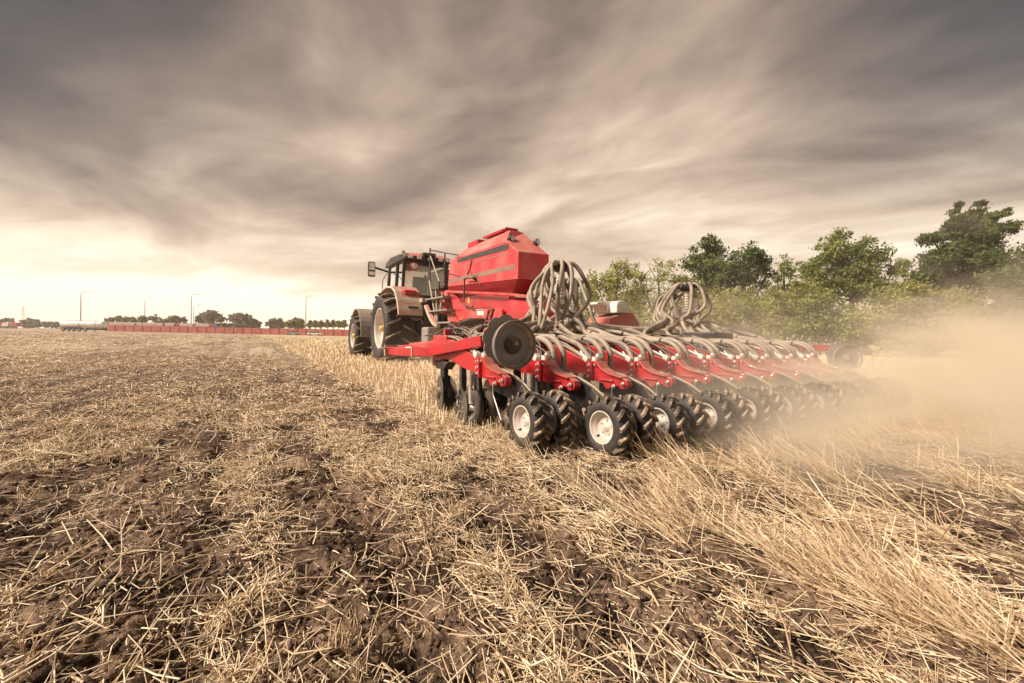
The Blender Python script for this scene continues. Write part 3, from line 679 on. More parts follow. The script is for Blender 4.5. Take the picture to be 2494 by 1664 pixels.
def row_unit():
    m_ = MB(); pf = [(.38, .578), (.75, .68), (1.02, .745), (1.16, .745), (1.40, .70), (1.47, .64), (1.53, .46), (1.46, .46), (1.36, .51), (1.2, .545), (1.0, .545), (.80, .50), (.38, .442)]
    m_.prism([(U0.y+a, b) for a, b in pf], 2.045, 2.135)
    root = m_.build('row_unit', M['red'], drill, U0, bevel=.008); root.location = U0-Vector(DO)
    m_ = MB(); pf = [(.385, .600), (.31, .595), (.27, .56), (.20, .522), (.10, .498), (.02, .488), (-.03, .47), (-.045, .435), (-.03, .405), (.03, .39), (.06, .415), (.14, .415), (.17, .38), (.21, .375), (.25, .42), (.34, .43), (.385, .44)]
    m_.prism([(U0.y+a, b) for a, b in pf], 2.06, 2.12)
    m_.prism([(U0.y+a, b) for a, b in ((.39, .61), (.31, .605), (.25, .55), (.16, .515), (.02, .495), (.02, .482), (.16, .500), (.26, .53), (.33, .585), (.39, .59))], 2.035, 2.145)
    m_.prism([(U0.y+a, b) for a, b in ((.39, .61), (.365, .61), (.365, .43), (.39, .43))], 2.03, 2.15)
    m_.box((2.052, U0.y+.20, .452), (.02, .16, .014))
    ru(m_, 'casting', 'red', root, bevel=.005)
    for yy, zz in ((.42, .565), (.42, .515), (.42, .463), (.33, .578), (-.005, .44), (.10, .41)):
        b_ = MB(); b_.lathe((2.052, U0.y+yy, zz), (-1, 0, 0), [(0, .016), (.012, .016), (.014, .011), (.026, .010), (.028, 0)], 8, False); ru(b_, 'bolt', 'bolt', root)
    b_ = MB(); b_.lathe((2.05, U0.y+1.1, .62), (-1, 0, 0), [(0, .028), (.02, .028), (.022, .015), (.04, .014), (.042, 0)], 10); ru(b_, 'pivot_pin', 'black_steel', root)
    # curved black guard reaching back over the press wheels
    top = [(.40, .53), (.15, .50), (-.02, .465), (-.16, .415), (-.27, .35), (-.35, .28), (-.40, .21)]; bot = [(-.37, .21), (-.29, .245), (-.20, .265), (-.05, .285), (.15, .30), (.40, .33)]
    m_ = MB(); m_.prism([(U0.y+a, b) for a, b in top+bot], 2.155, 2.18); ru(m_, 'guard_plate', 'black_clean', root, bevel=.003)
    m_ = MB(); m_.tube(spline([(2.168, U0.y+a, b+.006) for a, b in top], 4), .0075, 6); ru(m_, 'guard_edge', 'hazel', root)
    # opener: discs, gauge wheels, shanks, springs and cylinder
    for b in (2.03, 2.15):
        m_ = MB(); m_.lathe((b, U0.y+.45, .165), (-1 if b < 2.1 else 1, 0, 0), [(-.03, .10), (-.03, .145), (0, .162), (.03, .155), (.035, .10)], 24); g = ru(m_, 'gauge_wheel', 'rubber', root)
        m_ = MB(); m_.lathe((b, U0.y+.45, .165), (-1 if b < 2.1 else 1, 0, 0), [(.03, .10), (.02, .085), (.0, .03), (.03, .025), (.03, 0)], 20); ru(m_, 'gauge_rim', 'steel', root)
    m_ = MB()
    for q in range(28):
        pass
    m_.lathe((2.0, U0.y+.62, .15), (-1, .12, 0), [(-.003, 0), (-.003, .135), (0, .148), (.003, .135), (.003, 0)], 26, False)
    for q in range(12): a = q*math.pi/6; m_.box((2.0, U0.y+.62+.145*math.cos(a), .15+.145*math.sin(a)), (.006, .035, .035), Matrix.Rotation(a, 3, 'X'))
    ru(m_, 'notched_disc', 'black_steel', root)
    for q in range(6):
        a = q*math.pi/3; b_ = MB(); b_.lathe((1.995, U0.y+.62+.05*math.cos(a), .15+.05*math.sin(a)), (-1, .1, 0), [(0, .009), (.01, .009), (.011, 0)], 6, False); ru(b_, 'disc_bolt', 'bolt', root)
    m_ = MB(); m_.beam((2.07, U0.y+.78, .50), (2.03, U0.y+.66, .15), .05, .05, (0, 1, 0)); m_.beam((2.11, U0.y+.55, .46), (2.10, U0.y+.46, .16), .035, .09, (0, 1, 0)); m_.beam((2.06, U0.y+.62, .5), (2.06, U0.y+.60, .2), .02, .03, (0, 1, 0)); ru(m_, 'shank', 'black_steel', root)
    m_ = MB(); m_.tube([(2.0, U0.y+.47, .47), (2.0, U0.y+.44, .20)], .020, 8); m_.tube([(2.0, U0.y+.47, .49), (2.0, U0.y+.46, .36)], .027, 8); ru(m_, 'cylinder', 'bolt', root)
    for q in range(3):
        m_ = MB(); m_.tube([(2.04+.03*q, U0.y+.55+.02*q, .48), (2.05+.03*q, U0.y+.50+.02*q, .16)], .008, 6); ru(m_, 'rod', 'hazel', root)
    # front coulter
    for b in (2.02, 2.11):
        m_ = MB(); m_.lathe((b, U0.y+1.22, .20), (-1, .18 if b < 2.1 else -.18, 0), [(-.004, 0), (-.004, .165), (0, .178), (.004, .165), (.004, .06), (.03, .05), (.03, 0)], 28, False)
        cd = ru(m_, 'coulter_disc', 'black_steel', root)
    for q in range(6):
        a = q*math.pi/3+.3; b_ = MB(); b_.lathe((2.01, U0.y+1.22+.09*math.cos(a), .20+.09*math.sin(a)), (-1, .18, 0), [(0, .010), (.012, .010), (.013, 0)], 6, False); ru(b_, 'disc_bolt', 'bolt', root)
    m_ = MB(); m_.beam((2.08, U0.y+1.25, .56), (2.065, U0.y+1.22, .22), .05, .10, (0, 1, 0)); m_.prism([(U0.y+1.05, .52), (U0.y+1.44, .52), (U0.y+1.36, .44), (U0.y+1.16, .44)], 2.03, 2.13); ru(m_, 'coulter_leg', 'black', root, bevel=.006)
    # steel rod with small dusty seed-firming wheel
    m_ = MB(); m_.tube(spline([(2.03, U0.y+.10, .40), (2.03, U0.y+.10, .33), (2.03, U0.y+.05, .26), (2.02, U0.y-.06, .145)], 4), .0075, 8); m_.box((2.02, U0.y-.065, .14), (.05, .03, .02)); ru(m_, 'press_rod', 'steel', root)
    m_ = MB(); m_.lathe((2.05, U0.y-.09, .13), (1, 0, 0), [(-.02, 0), (-.02, .045), (0, .06), (.03, .06), (.04, .04), (.04, 0)], 20); ru(m_, 'firming_wheel', 'lug_dust', root)
    # twin rubber press wheels, leaning slightly apart at the top
    for sgn, b in ((-1, 2.02), (1, 2.235)):
        c = (b, U0.y-.43, .205)
        m_ = MB(); r_, w_ = .186, .130
        m_.lathe(c, (1, 0, 0), [(-.045, .108), (-.058, .118), (-.062, .145), (-.050, r_-.004), (-.02, r_+.002), (.02, r_+.002), (.050, r_-.004), (.062, .145), (.058, .118), (.045, .108)], 40)
        ty = ru(m_, 'tyre', 'rubber_side', root)
        m_ = MB(); tyre_tread(m_, c, r_, w_, 15, .020, .022); ru(m_, 'tread', 'lug_dust', root)
        m_ = MB(); m_.lathe(c, (-1, 0, 0), [(.050, .110), (.056, .112), (.058, .104), (.046, .100), (.040, .098), (.034, .086), (.018, .082), (.008, .074), (.004, .03), (.012, .028), (.014, 0)], 36)
        m_.lathe(c, (1, 0, 0), [(.050, .110), (.056, .112), (.058, .104), (.040, .098), (.018, .082), (-.006, .06), (-.006, 0)], 36)
        ru(m_, 'rim', 'rim', root)
        for q in range(5): a = q*2*math.pi/5+.4; m_ = MB(); m_.lathe((c[0]-.004, c[1]+.048*math.cos(a), c[2]+.048*math.sin(a)), (-1, 0, 0), [(0, .008), (.008, .007), (.009, 0)], 8); ru(m_, 'wheel_nut', 'hazel', root)
        m_ = MB(); m_.cyl((c[0]-.02, c[1]+.055, c[2]-.06), (c[0]-.045, c[1]+.05, c[2]-.065), .005, 6); ru(m_, 'tyre_valve', 'black', root)
        m_ = MB(); m_.cyl((c[0], c[1], c[2]), (2.12, c[1]+.02, c[2]+.02), .018, 10); ru(m_, 'axle', 'steel', root)
    m_ = MB(); m_.beam((2.12, U0.y-.40, .21), (2.16, U0.y-.12, .40), .03, .05); ru(m_, 'wheel_arm', 'black_steel', root)
    # hydraulic lines and pale blocks lying on the beam
    for q in range(2):
        m_ = MB(); m_.tube(spline([(2.06+.035*q, U0.y+1.2, .78), (2.06+.035*q, U0.y+.9, .755+.01*q), (2.05+.035*q, U0.y+.66, .69), (2.06+.03*q, U0.y+.50, .625)], 4), .009, 6); ru(m_, 'hydraulic_line', 'steel' if q else 'hose', root)
    m_ = MB(); m_.box((2.065, U0.y+.47, .625), (.05, .06, .05), Matrix.Rotation(.5, 3, 'X')); m_.box((2.10, U0.y+.40, .62), (.035, .05, .04), Matrix.Rotation(.2, 3, 'X')); m_.tube([(2.065, U0.y+.56, .69), (2.065, U0.y+.46, .60)], .012, 8); ru(m_, 'pale_fitting', 'white', root, bevel=.004)
    for q, (a_, b_) in enumerate(((.95, .86), (.70, .80), (1.25, .90))):
        m_ = MB(); m_.tube(spline([(2.12+.02*q, U0.y+1.45, .80), (2.14+.03*q, U0.y+a_+.2, b_), (2.15+.01*q, U0.y+a_-.1, b_-.04), (2.13, U0.y+.55-.05*q, .68), (2.11, U0.y+.45, .60)], 4), .010, 6); ru(m_, 'black_hose', 'black', root)
    m_ = MB(); m_.box((2.20, U0.y+.95, .60), (.10, .16, .22)); m_.box((2.20, U0.y+.95, .74), (.12, .18, .03)); m_.box((2.19, U0.y+.70, .50), (.08, .10, .14)); ru(m_, 'meter_box', 'black', root, bevel=.01)
    m_ = MB(); m_.lathe((2.10, U0.y+.36, .645), (0, -.6, 1), [(-.03, .02), (.0, .03), (.03, .02), (.03, 0)], 12); ru(m_, 'sensor_knob', 'bolt', root)
    m_ = MB(); m_.beam((2.09, U0.y+1.12, .72), (2.09, 4.05, .73), .10, .12); m_.box((2.09, U0.y+1.22, .80), (.07, .05, .10)); ru(m_, 'clamp_bracket', 'red', root, bevel=.006)
    return root
ru0 = row_unit()
for i in range(1, 10):
    c = copy_tree(ru0, drill); c.location = Vector((ROWB[i], 2.556+rng.normal(0, .012), rng.normal(0, .006))) - Vector(DO); c.rotation_euler = (rng.normal(0, .006), 0, rng.normal(0, .012))
ru0.location = Vector((ROWB[0], 2.556+ROWD[0], .02)) - Vector(DO)

# ---- row markers: folded arms with dished discs
def marker(c, nrm, pts, r):
    nv = Vector(nrm).normalized(); sd_ = Vector((-nv.y, nv.x, 0))
    m_ = MB(); P_ = [Vector(q) for q in pts]
    for a, b in zip(P_[:-1], P_[1:]): m_.beam(a, b, .085, .095)
    arm = dp(m_, 'marker_arm', 'red', bevel=.006)
    m_ = MB(); e = P_[-1]; m_.box(e, (.14, .04, .14)); m_.box(P_[1]+(P_[2]-P_[1])*.5 if len(P_) > 2 else P_[0], (.10, .03, .11))
    for k_ in (-1, 1): m_.cyl(e+Vector((-.10, k_*.03, .03)), e+Vector((.10, k_*.03, .03)), .012, 8)
    m_.build('marker_hinge', M['hazel'], arm, DO)
    m_ = MB(); m_.lathe(c, nv, [(-.050, r*.80), (-.050, r*1.0), (-.02, r*1.04), (.0, r*1.04), (.003, r*1.02), (-.012, r*.99), (-.045, r*.86), (-.055, r*.45), (-.050, r*.33), (-.040, r*.31), (-.038, 0)], 56)
    md = m_.build('marker_disc', M['disc'], arm, DO)
    m_ = MB(); m_.lathe(c, nv, [(-.0165, r*.955), (-.030, r*.90), (-.0375, r*.87)], 56); m_.build('mud_ring', M['dust_ring'], arm, DO)
    m_ = MB(); m_.lathe(c, nv, [(-.045, .075), (-.030, .072), (-.028, .045), (-.005, .040), (.0, .022), (.03, .02), (.034, 0)], 18); m_.build('disc_hub', M['black_steel'], arm, DO)
    # notched rear disc
    m_ = MB(); cc = Vector(c)-nv*.125+sd_*(-.02)+Vector((0, 0, .035)); n_ = 9; R1 = r*1.12; ring_ = []
    for q in range(n_*4):
        a = q*2*math.pi/(n_*4); rr = R1 if q % 4 in (0, 1, 2) else R1*.91; ring_.append((rr*math.cos(a), rr*math.sin(a)))
    vs = [cc+sd_*a+nv*.004+Vector((0, 0, b)) for a, b in ring_] + [cc+sd_*a-nv*.004+Vector((0, 0, b)) for a, b in ring_]; N_ = len(ring_)
    m_.add(vs, [tuple(range(N_)), tuple(range(N_, 2*N_))[::-1]] + [((i+1) % N_, i, N_+i, N_+(i+1) % N_) for i in range(N_)])
    m_.build('notched_marker_disc', M['grey_steel2'], arm, DO)
    m_ = MB(); m_.cyl(Vector(c)-nv*.05, Vector(c)-nv*.40+Vector((0, 0, .02)), .03, 10); m_.build('marker_axle', M['dark_red'], arm, DO)
M['grey_steel2'] = pmat('scoured_steel', (.30, .28, .26), .5, metal=.1, dust=.3, scale=5)
mc = at_D(1256, 840.5, 2.82)
marker(mc, (0, -1, 0), [(1.70, 3.30, .765), (1.58, 4.30, .63), (1.52, 5.05, .60), (1.50, 5.55, .60)], .181)
mc2 = at_D(2066, 874, 2.95)
marker(mc2, (-.625, -.779, 0), [(mc2[0]+.25, 3.27, .74), (7.2, 4.1, .70), (6.9, 5.1, .62)], .195)
m_ = MB()
for k_ in range(6):
    b = 1.75+.07*k_; m_.tube(spline([(b, 4.0, .82), (b+.02, 4.35, .88+.02*(k_ % 2)), (b+.05, 4.7, .82), (b+.1, 5.2, .80)], 4), .012, 6)
dp(m_, 'hydraulic_hoses', 'black')
for (px, py, B) in ((1120, 835, 1.9), (1095, 842, 1.9), (1140, 828, 2.0), (1083, 845, 1.85), (1112, 843, 1.85), (1160, 835, 1.95), (1064, 848, 1.8)):
    m_ = MB(); c = Vector(at_B(px, py, B)); m_.box(c, (.07, .09, .06)); m_.cyl(c+Vector((0, 0, .02)), c+Vector((0, .02, .07)), .018, 8); dp(m_, 'hydraulic_valve', ['red', 'steel', 'white', 'yellow', 'bolt'][int(px) % 5], bevel=.006)
m_ = MB(); m_.tube([at_B(990, 850, 1.62), at_B(1090, 838, 1.9)], .03, 8); m_.tube([at_B(1090, 838, 1.9), at_B(1150, 822, 2.1)], .018, 8); dp(m_, 'marker_cylinder', 'steel')
m_ = MB(); m_.beam((1.62, 5.5, .62), (1.85, 4.1, .72), .08, .09); m_.beam((1.66, 5.2, .68), (1.9, 4.2, .76), .05, .05); dp(m_, 'fold_arm', 'red_dusty', bevel=.006)
# ================================================================= tractor
TB = 4.68; TO = (TB, 13.3, 0.0)
tractor = empty('tractor', mw(*TO), 'large red and tan tractor seen from behind, towing the seed drill', 'tractor', rz=TH)
def tp(mb, name, mat, parent=None, **k): return mb.build(name, M[mat], parent or tractor, TO, **k)
def big_wheel(B0, w, D, z, r, n, ht, sgn):
    cx = B0 + w/2
    m_ = MB(); rr = r-ht
    m_.lathe((cx, D, z), (1, 0, 0), [(-w*.40, r*.54), (-w*.47, r*.62), (-w*.5, r*.78), (-w*.46, rr*.965), (-w*.30, rr), (w*.30, rr), (w*.46, rr*.965), (w*.5, r*.78), (w*.47, r*.62), (w*.40, r*.54)], 56)
    wh = tp(m_, 'wheel', 'rubber_side')
    m_ = MB(); tyre_tread(m_, (cx, D, z), rr, w*.98, n, ht, r*.055); tp(m_, 'tread', 'lug_dust', wh)
    m_ = MB(); a = r
    m_.lathe((cx, D, z), (-sgn, 0, 0), [(w*.40, a*.56), (w*.43, a*.57), (w*.43, a*.545), (w*.36, a*.53), (w*.20, a*.50), (w*.14, a*.42), (w*.10, a*.40), (w*.08, a*.20), (w*.20, a*.18), (w*.22, a*.10), (w*.30, a*.09), (w*.30, 0)], 44)
    tp(m_, 'rim', 'rim', wh)
    for q in range(8): an = q*math.pi/4; m_ = MB(); m_.lathe((cx-sgn*w*.1, D+a*.30*math.cos(an), z+a*.30*math.sin(an)), (-sgn, 0, 0), [(0, .03), (.03, .028), (.035, 0)], 8); tp(m_, 'wheel_nut', 'hazel', wh)
    m_ = MB(); m_.lathe((cx-sgn*w*.3, D, z), (-sgn, 0, 0), [(0, .09), (.10, .08), (.11, 0)], 12); tp(m_, 'hub_cap', 'yellow', wh)
RZ = .99
big_wheel(3.20, .90, 13.35, RZ, 1.09, 17, .075, 1); big_wheel(TB*2-3.20-.90, .90, 13.35, RZ, 1.09, 17, .075, -1)
big_wheel(3.02, .66, 16.35, .74, .77, 16, .055, 1); big_wheel(TB*2-3.02-.66, .66, 16.35, .74, .77, 16, .055, -1)
m_ = MB(); m_.box((TB, 14.2, .95), (.75, 2.6, .75)); m_.box((TB, 16.3, 1.0), (.55, 2.4, .5)); m_.cyl((3.6, 13.35, RZ), (5.76, 13.35, RZ), .20, 16); m_.cyl((3.5, 16.35, .78), (5.86, 16.35, .78), .12, 12); tp(m_, 'chassis', 'black_steel', bevel=.03)
m_ = MB(); m_.prism([(15.1, 1.25), (15.1, 2.05), (15.6, 2.12), (17.6, 1.85), (17.9, 1.65), (17.9, 1.1)], TB-.42, TB+.42); tp(m_, 'bonnet', 'red', bevel=.06)
m_ = MB(); m_.tube([(TB+.62, 15.2, 1.4), (TB+.62, 15.2, 2.85), (TB+.66, 15.1, 2.95)], .07, 12); tp(m_, 'exhaust_pipe', 'black_steel')
# curved rear fenders: arc over the tyre, closed inner side
def fender(b0, b1, D, z, r, a0, a1, name, mat, th=.045, flat=None):
    m_ = MB(); n = 14; out = []
    for i in range(n+1):
        a = a0+(a1-a0)*i/n; out.append((D+r*math.cos(a), z+r*math.sin(a)))
    inn = [(D+(r-th)*math.cos(a0+(a1-a0)*i/n), z+(r-th)*math.sin(a0+(a1-a0)*i/n)) for i in range(n+1)][::-1]
    m_.prism(out+inn, b0, b1); return tp(m_, name, mat, bevel=.015)
for sg, b0, b1 in ((1, 3.46, 4.22), (-1, TB*2-4.22, TB*2-3.46)):
    # shell: rear panel leaning back over the tyre, top, front curve
    out = [(12.02, 1.36), (12.04, 1.50), (12.18, 1.80), (12.42, 2.08), (12.78, 2.24), (13.4, 2.30), (13.95, 2.24), (14.40, 1.98), (14.60, 1.6)]
    inn = [(14.55, 1.6), (14.35, 1.94), (13.92, 2.18), (13.4, 2.24), (12.84, 2.18), (12.50, 2.03), (12.26, 1.76), (12.12, 1.48), (12.10, 1.36)]
    m_ = MB(); m_.prism(out+inn, b0, b1); f_ = tp(m_, 'rear_fender', 'grey_tan', bevel=.02)
    m_ = MB(); m_.prism(out+[(14.3, 1.4), (12.3, 1.4)], (b1-.05 if sg > 0 else b0), (b1 if sg > 0 else b0+.05)); tp(m_, 'fender_inner', 'black', f_)
    m_ = MB(); m_.prism([(12.03, 1.31), (12.12, 1.31), (12.12, 1.37), (12.01, 1.37)], b0-.02, b1+.02); tp(m_, 'fender_lip', 'black', f_, bevel=.01)
    c0, c1 = (b0+.18, b1-.04) if sg > 0 else (b0+.04, b1-.18)
    m_ = MB(); m_.prism([(12.15, 1.68), (12.13, 1.70), (12.40, 2.09), (12.77, 2.255), (12.84, 2.22), (12.45, 2.03)], c0, c1); tp(m_, 'red_fender_panel', 'red_hopper', f_, bevel=.01)
    m_ = MB(); m_.box(((c0+c1)/2, 12.36, 2.07), (.36, .06, .10), Matrix.Rotation(R(-38), 3, 'X')); tl = tp(m_, 'tail_light', 'tail_red', f_, bevel=.015)
    m_ = MB(); m_.box(((c0+c1)/2, 12.315, 2.0), (.36, .05, .035), Matrix.Rotation(R(-38), 3, 'X')); tp(m_, 'tail_light_lower', 'dark_red', f_, bevel=.01)
    m_ = MB(); m_.box(((c0+c1)/2+.0, 12.085, 1.60), (.30, .05, .07)); tp(m_, 'fender_recess', 'black', f_, bevel=.01)
for sg, b0, b1 in ((1, 3.14, 3.72), (-1, TB*2-3.72, TB*2-3.14)): fender(b0, b1, 16.35, .74, .99, R(25), R(182), 'front_fender', 'grey_mid', .035)
# cab
cx0, cx1, cy0, cy1 = TB-.76, TB+.76, 13.25, 15.0; zb, zt_ = 1.75, 3.10
m_ = MB(); m_.prism([(12.95, 1.45), (13.1, 1.95), (13.35, 2.15), (15.0, 1.9), (15.0, 1.2), (13.1, 1.2)], cx0+.05, cx1-.05); tp(m_, 'cab_base', 'black', bevel=.02)
m_ = MB(); posts = [((cx0, cy0, zb), (cx0+.06, cy0+.03, zt_)), ((cx1, cy0, zb), (cx1-.06, cy0+.03, zt_)), ((cx0-.02, cy1, zb), (cx0+.06, cy1-.12, zt_)), ((cx1+.02, cy1, zb), (cx1-.06, cy1-.12, zt_)), ((cx0-.02, 13.95, zb), (cx0+.05, 13.95, zt_))]
for a, b in posts: m2 = MB(); m2.beam(a, b, .09, .09, (0, 1, 0)); tp(m2, 'cab_post', 'black', bevel=.01)
m_.beam((cx0, cy0, zt_-.03), (cx1, cy0, zt_-.03), .08, .10); tp(m_, 'cab_header', 'black', bevel=.01); m_ = MB(); m_.beam((cx0, cy0, zb+.3), (cx1, cy0, zb+.3), .06, .06); tp(m_, 'window_rail', 'black', bevel=.01)
def pane(name, q, nudge):
    m_ = MB(); n_ = Vector(nudge)*.006; q = [Vector(p) for p in q]; m_.add(q+[p+n_ for p in q], [(0,1,2,3),(7,6,5,4),(0,4,5,1),(1,5,6,2),(2,6,7,3),(3,7,4,0)]); return tp(m_, name, 'glass')
pane('rear_window', [(cx0+.05, cy0+.01, zb+.2), (cx1-.05, cy0+.01, zb+.2), (cx1-.09, cy0+.03, zt_-.05), (cx0+.09, cy0+.03, zt_-.05)], (0, 1, 0))
pane('side_window', [(cx0, cy0+.06, zb+.3), (cx0, 13.9, zb+.25), (cx0+.05, 13.9, zt_-.05), (cx0+.05, cy0+.06, zt_-.05)], (1, 0, 0))
pane('door_window', [(cx0, 14.0, zb+.05), (cx0, cy1-.05, zb+.05), (cx0+.05, cy1-.15, zt_-.05), (cx0+.05, 14.0, zt_-.05)], (1, 0, 0))
pane('side_window', [(cx1, cy0+.06, zb+.3), (cx1, cy1-.05, zb+.05), (cx1-.05, cy1-.15, zt_-.05), (cx1-.05, cy0+.06, zt_-.05)], (-1, 0, 0))
pane('windscreen', [(cx0+.05, cy1, zb), (cx1-.05, cy1, zb), (cx1-.09, cy1-.12, zt_), (cx0+.09, cy1-.12, zt_)], (0, -1, 0))
m_ = MB(); m_.prism([(12.95, 3.13), (13.0, 3.24), (13.25, 3.36), (14.6, 3.40), (15.15, 3.30), (15.3, 3.12)], cx0-.02, cx1+.02); rf = tp(m_, 'cab_roof', 'black', bevel=.04)
m_ = MB(); m_.prism([(12.97, 3.25), (13.22, 3.385), (14.6, 3.425), (14.6, 3.37), (13.25, 3.33)], cx0+.18, cx0+.62); m_.prism([(12.97, 3.25), (13.22, 3.385), (14.6, 3.425), (14.6, 3.37), (13.25, 3.33)], cx1-.62, cx1-.10); tp(m_, 'roof_red_panel', 'red_hopper', rf, bevel=.01)
m_ = MB(); m_.box((TB-.02, 13.02, 3.33), (.42, .25, .10)); tp(m_, 'roof_vent', 'black_steel', rf, bevel=.02)
m_ = MB(); m_.cyl((cx0+.02, 13.3, 3.30), (cx0+.02, 13.3, 3.42), .07, 12); tp(m_, 'beacon', 'hazel', rf)
for b in (cx0+.14, cx0+.42, cx1-.42, cx1-.14, TB):
    m_ = MB(); m_.box((b, 12.93, 3.19), (.17, .07, .10)); wl = tp(m_, 'work_light', 'black', rf, bevel=.02)
    m_ = MB(); m_.box((b, 12.888, 3.19), (.14, .02, .075)); tp(m_, 'light_lens', 'lamp_clear', rf, bevel=.01)
m_ = MB(); m_.lathe((cx0+.28, 12.93, 2.93), (0, -1, 0), [(0, .13), (.012, .13), (.013, 0)], 24); sg_ = tp(m_, 'speed_sign', 'tail_red')
m_ = MB(); m_.lathe((cx0+.28, 12.93, 2.93), (0, -1, 0), [(.014, .095), (.017, .094), (.018, 0)], 24); tp(m_, 'speed_sign_face', 'white', sg_)
# mirror on its arm, indicator side, wiper, seat and steering column, steps
mp = Vector(at_D(905, 656, 14.7)); m_ = MB(); m_.box(mp, (.24, .10, .50)); mi = tp(m_, 'mirror', 'black', bevel=.04)
m_ = MB(); m_.box(mp+Vector((0, -.055, .09)), (.18, .012, .24)); m_.box(mp+Vector((0, -.055, -.14)), (.18, .012, .12)); tp(m_, 'mirror_glass', 'mirror_glass', mi)
m_ = MB(); m_.tube([mp+Vector((.12, 0, .06)), (cx0+.02, 14.85, mp.z-.02)], .035, 8); tp(m_, 'mirror_arm', 'black', mi)
mp2 = Vector((TB*2-mp.x, 14.7, mp.z)); m_ = MB(); m_.box(mp2, (.24, .10, .50)); m2 = tp(m_, 'mirror', 'black', bevel=.04); m_ = MB(); m_.tube([mp2-Vector((.12, 0, -.06)), (cx1-.02, 14.85, mp.z-.02)], .035, 8); tp(m_, 'mirror_arm', 'black', m2)
m_ = MB(); m_.tube(spline([(cx0-.32, 14.4, 2.3), (cx0-.30, 14.4, 2.6), (cx0-.12, 14.5, 2.85), (cx0, 14.6, 2.85)], 5), .014, 6); tp(m_, 'grab_rail', 'black_steel')
m_ = MB(); m_.prism([(13.75, 1.75), (13.70, 2.55), (13.74, 2.72), (13.86, 2.72), (13.92, 2.1), (14.35, 2.1), (14.35, 1.95), (13.9, 1.95)], TB-.25, TB+.25); tp(m_, 'driver_seat', 'black', bevel=.04)
m_ = MB(); m_.lathe((TB, 14.55, 2.35), (0, -.6, 1), [(-.01, .19), (.0, .205), (.01, .19), (0, .175), (-.01, .19)], 28); m_.tube([(TB, 14.75, 1.9), (TB, 14.55, 2.35)], .03, 8); tp(m_, 'steering_wheel', 'black')
# rear linkage and couplings
m_ = MB(); m_.beam((TB-.4, 12.9, 1.0), (TB-.42, 12.25, .72), .07, .09); m_.beam((TB+.4, 12.9, 1.0), (TB+.42, 12.25, .72), .07, .09); m_.tube([(TB-.42, 12.35, .75), (TB-.36, 12.8, 1.5)], .04, 8); m_.tube([(TB+.42, 12.35, .75), (TB+.36, 12.8, 1.5)], .04, 8); m_.box((TB, 12.75, 1.35), (.5, .2, .35)); m_.box((TB, 12.45, .58), (.14, .7, .1)); tp(m_, 'rear_linkage', 'black_steel', bevel=.008)
m_ = MB(); m_.box((TB-.50, 12.6, 1.42), (.10, .08, .36)); m_.tube(spline([(TB-.62, 12.5, .60), (TB-.62, 12.5, 1.15), (TB-.55, 12.52, 1.28), (TB-.38, 12.55, 1.28), (TB-.30, 12.58, 1.15)], 5), .03, 8); tp(m_, 'step_bracket', 'grey_mid', bevel=.01)
# ================================================================= trees and bushes
def leaf_material(name, dark, mid, light, trans=.25):
    mt = bpy.data.materials.new(name); mt.use_nodes = True; t = NT(mt.node_tree); t.n.clear()
    att = t.node('ShaderNodeAttribute'); att.attribute_name = 'tone'
    c = t.ramp(att.outputs['Fac'], [(0, dark), (.5, mid), (1, light)])
    d = t.node('ShaderNodeBsdfDiffuse'); t.put(d.inputs[0], c); tr = t.node('ShaderNodeBsdfTranslucent'); t.put(tr.inputs[0], c)
    mx = t.node('ShaderNodeMixShader'); mx.inputs[0].default_value = trans
    t.l.new(d.outputs[0], mx.inputs[1]); t.l.new(tr.outputs[0], mx.inputs[2])
    o = t.node('ShaderNodeOutputMaterial'); t.l.new(mx.outputs[0], o.inputs[0]); return mt
M['leaf_dark'] = leaf_material('dark_leaves', (.055, .075, .028), (.12, .155, .056), (.24, .285, .11), .4)
M['leaf_mid'] = leaf_material('green_leaves', (.11, .13, .045), (.24, .275, .095), (.42, .44, .17), .4)
M['leaf_light'] = leaf_material('olive_leaves', (.18, .18, .06), (.38, .375, .13), (.60, .57, .24), .45)
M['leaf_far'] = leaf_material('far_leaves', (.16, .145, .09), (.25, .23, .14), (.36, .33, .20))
M['leaf_yellow'] = leaf_material('yellow_leaves', (.11, .10, .03), (.24, .20, .045), (.36, .30, .08))
M['bark'] = pmat('bark', (.085, .065, .048), .9, scale=9, var=.4)
K = 1.0613
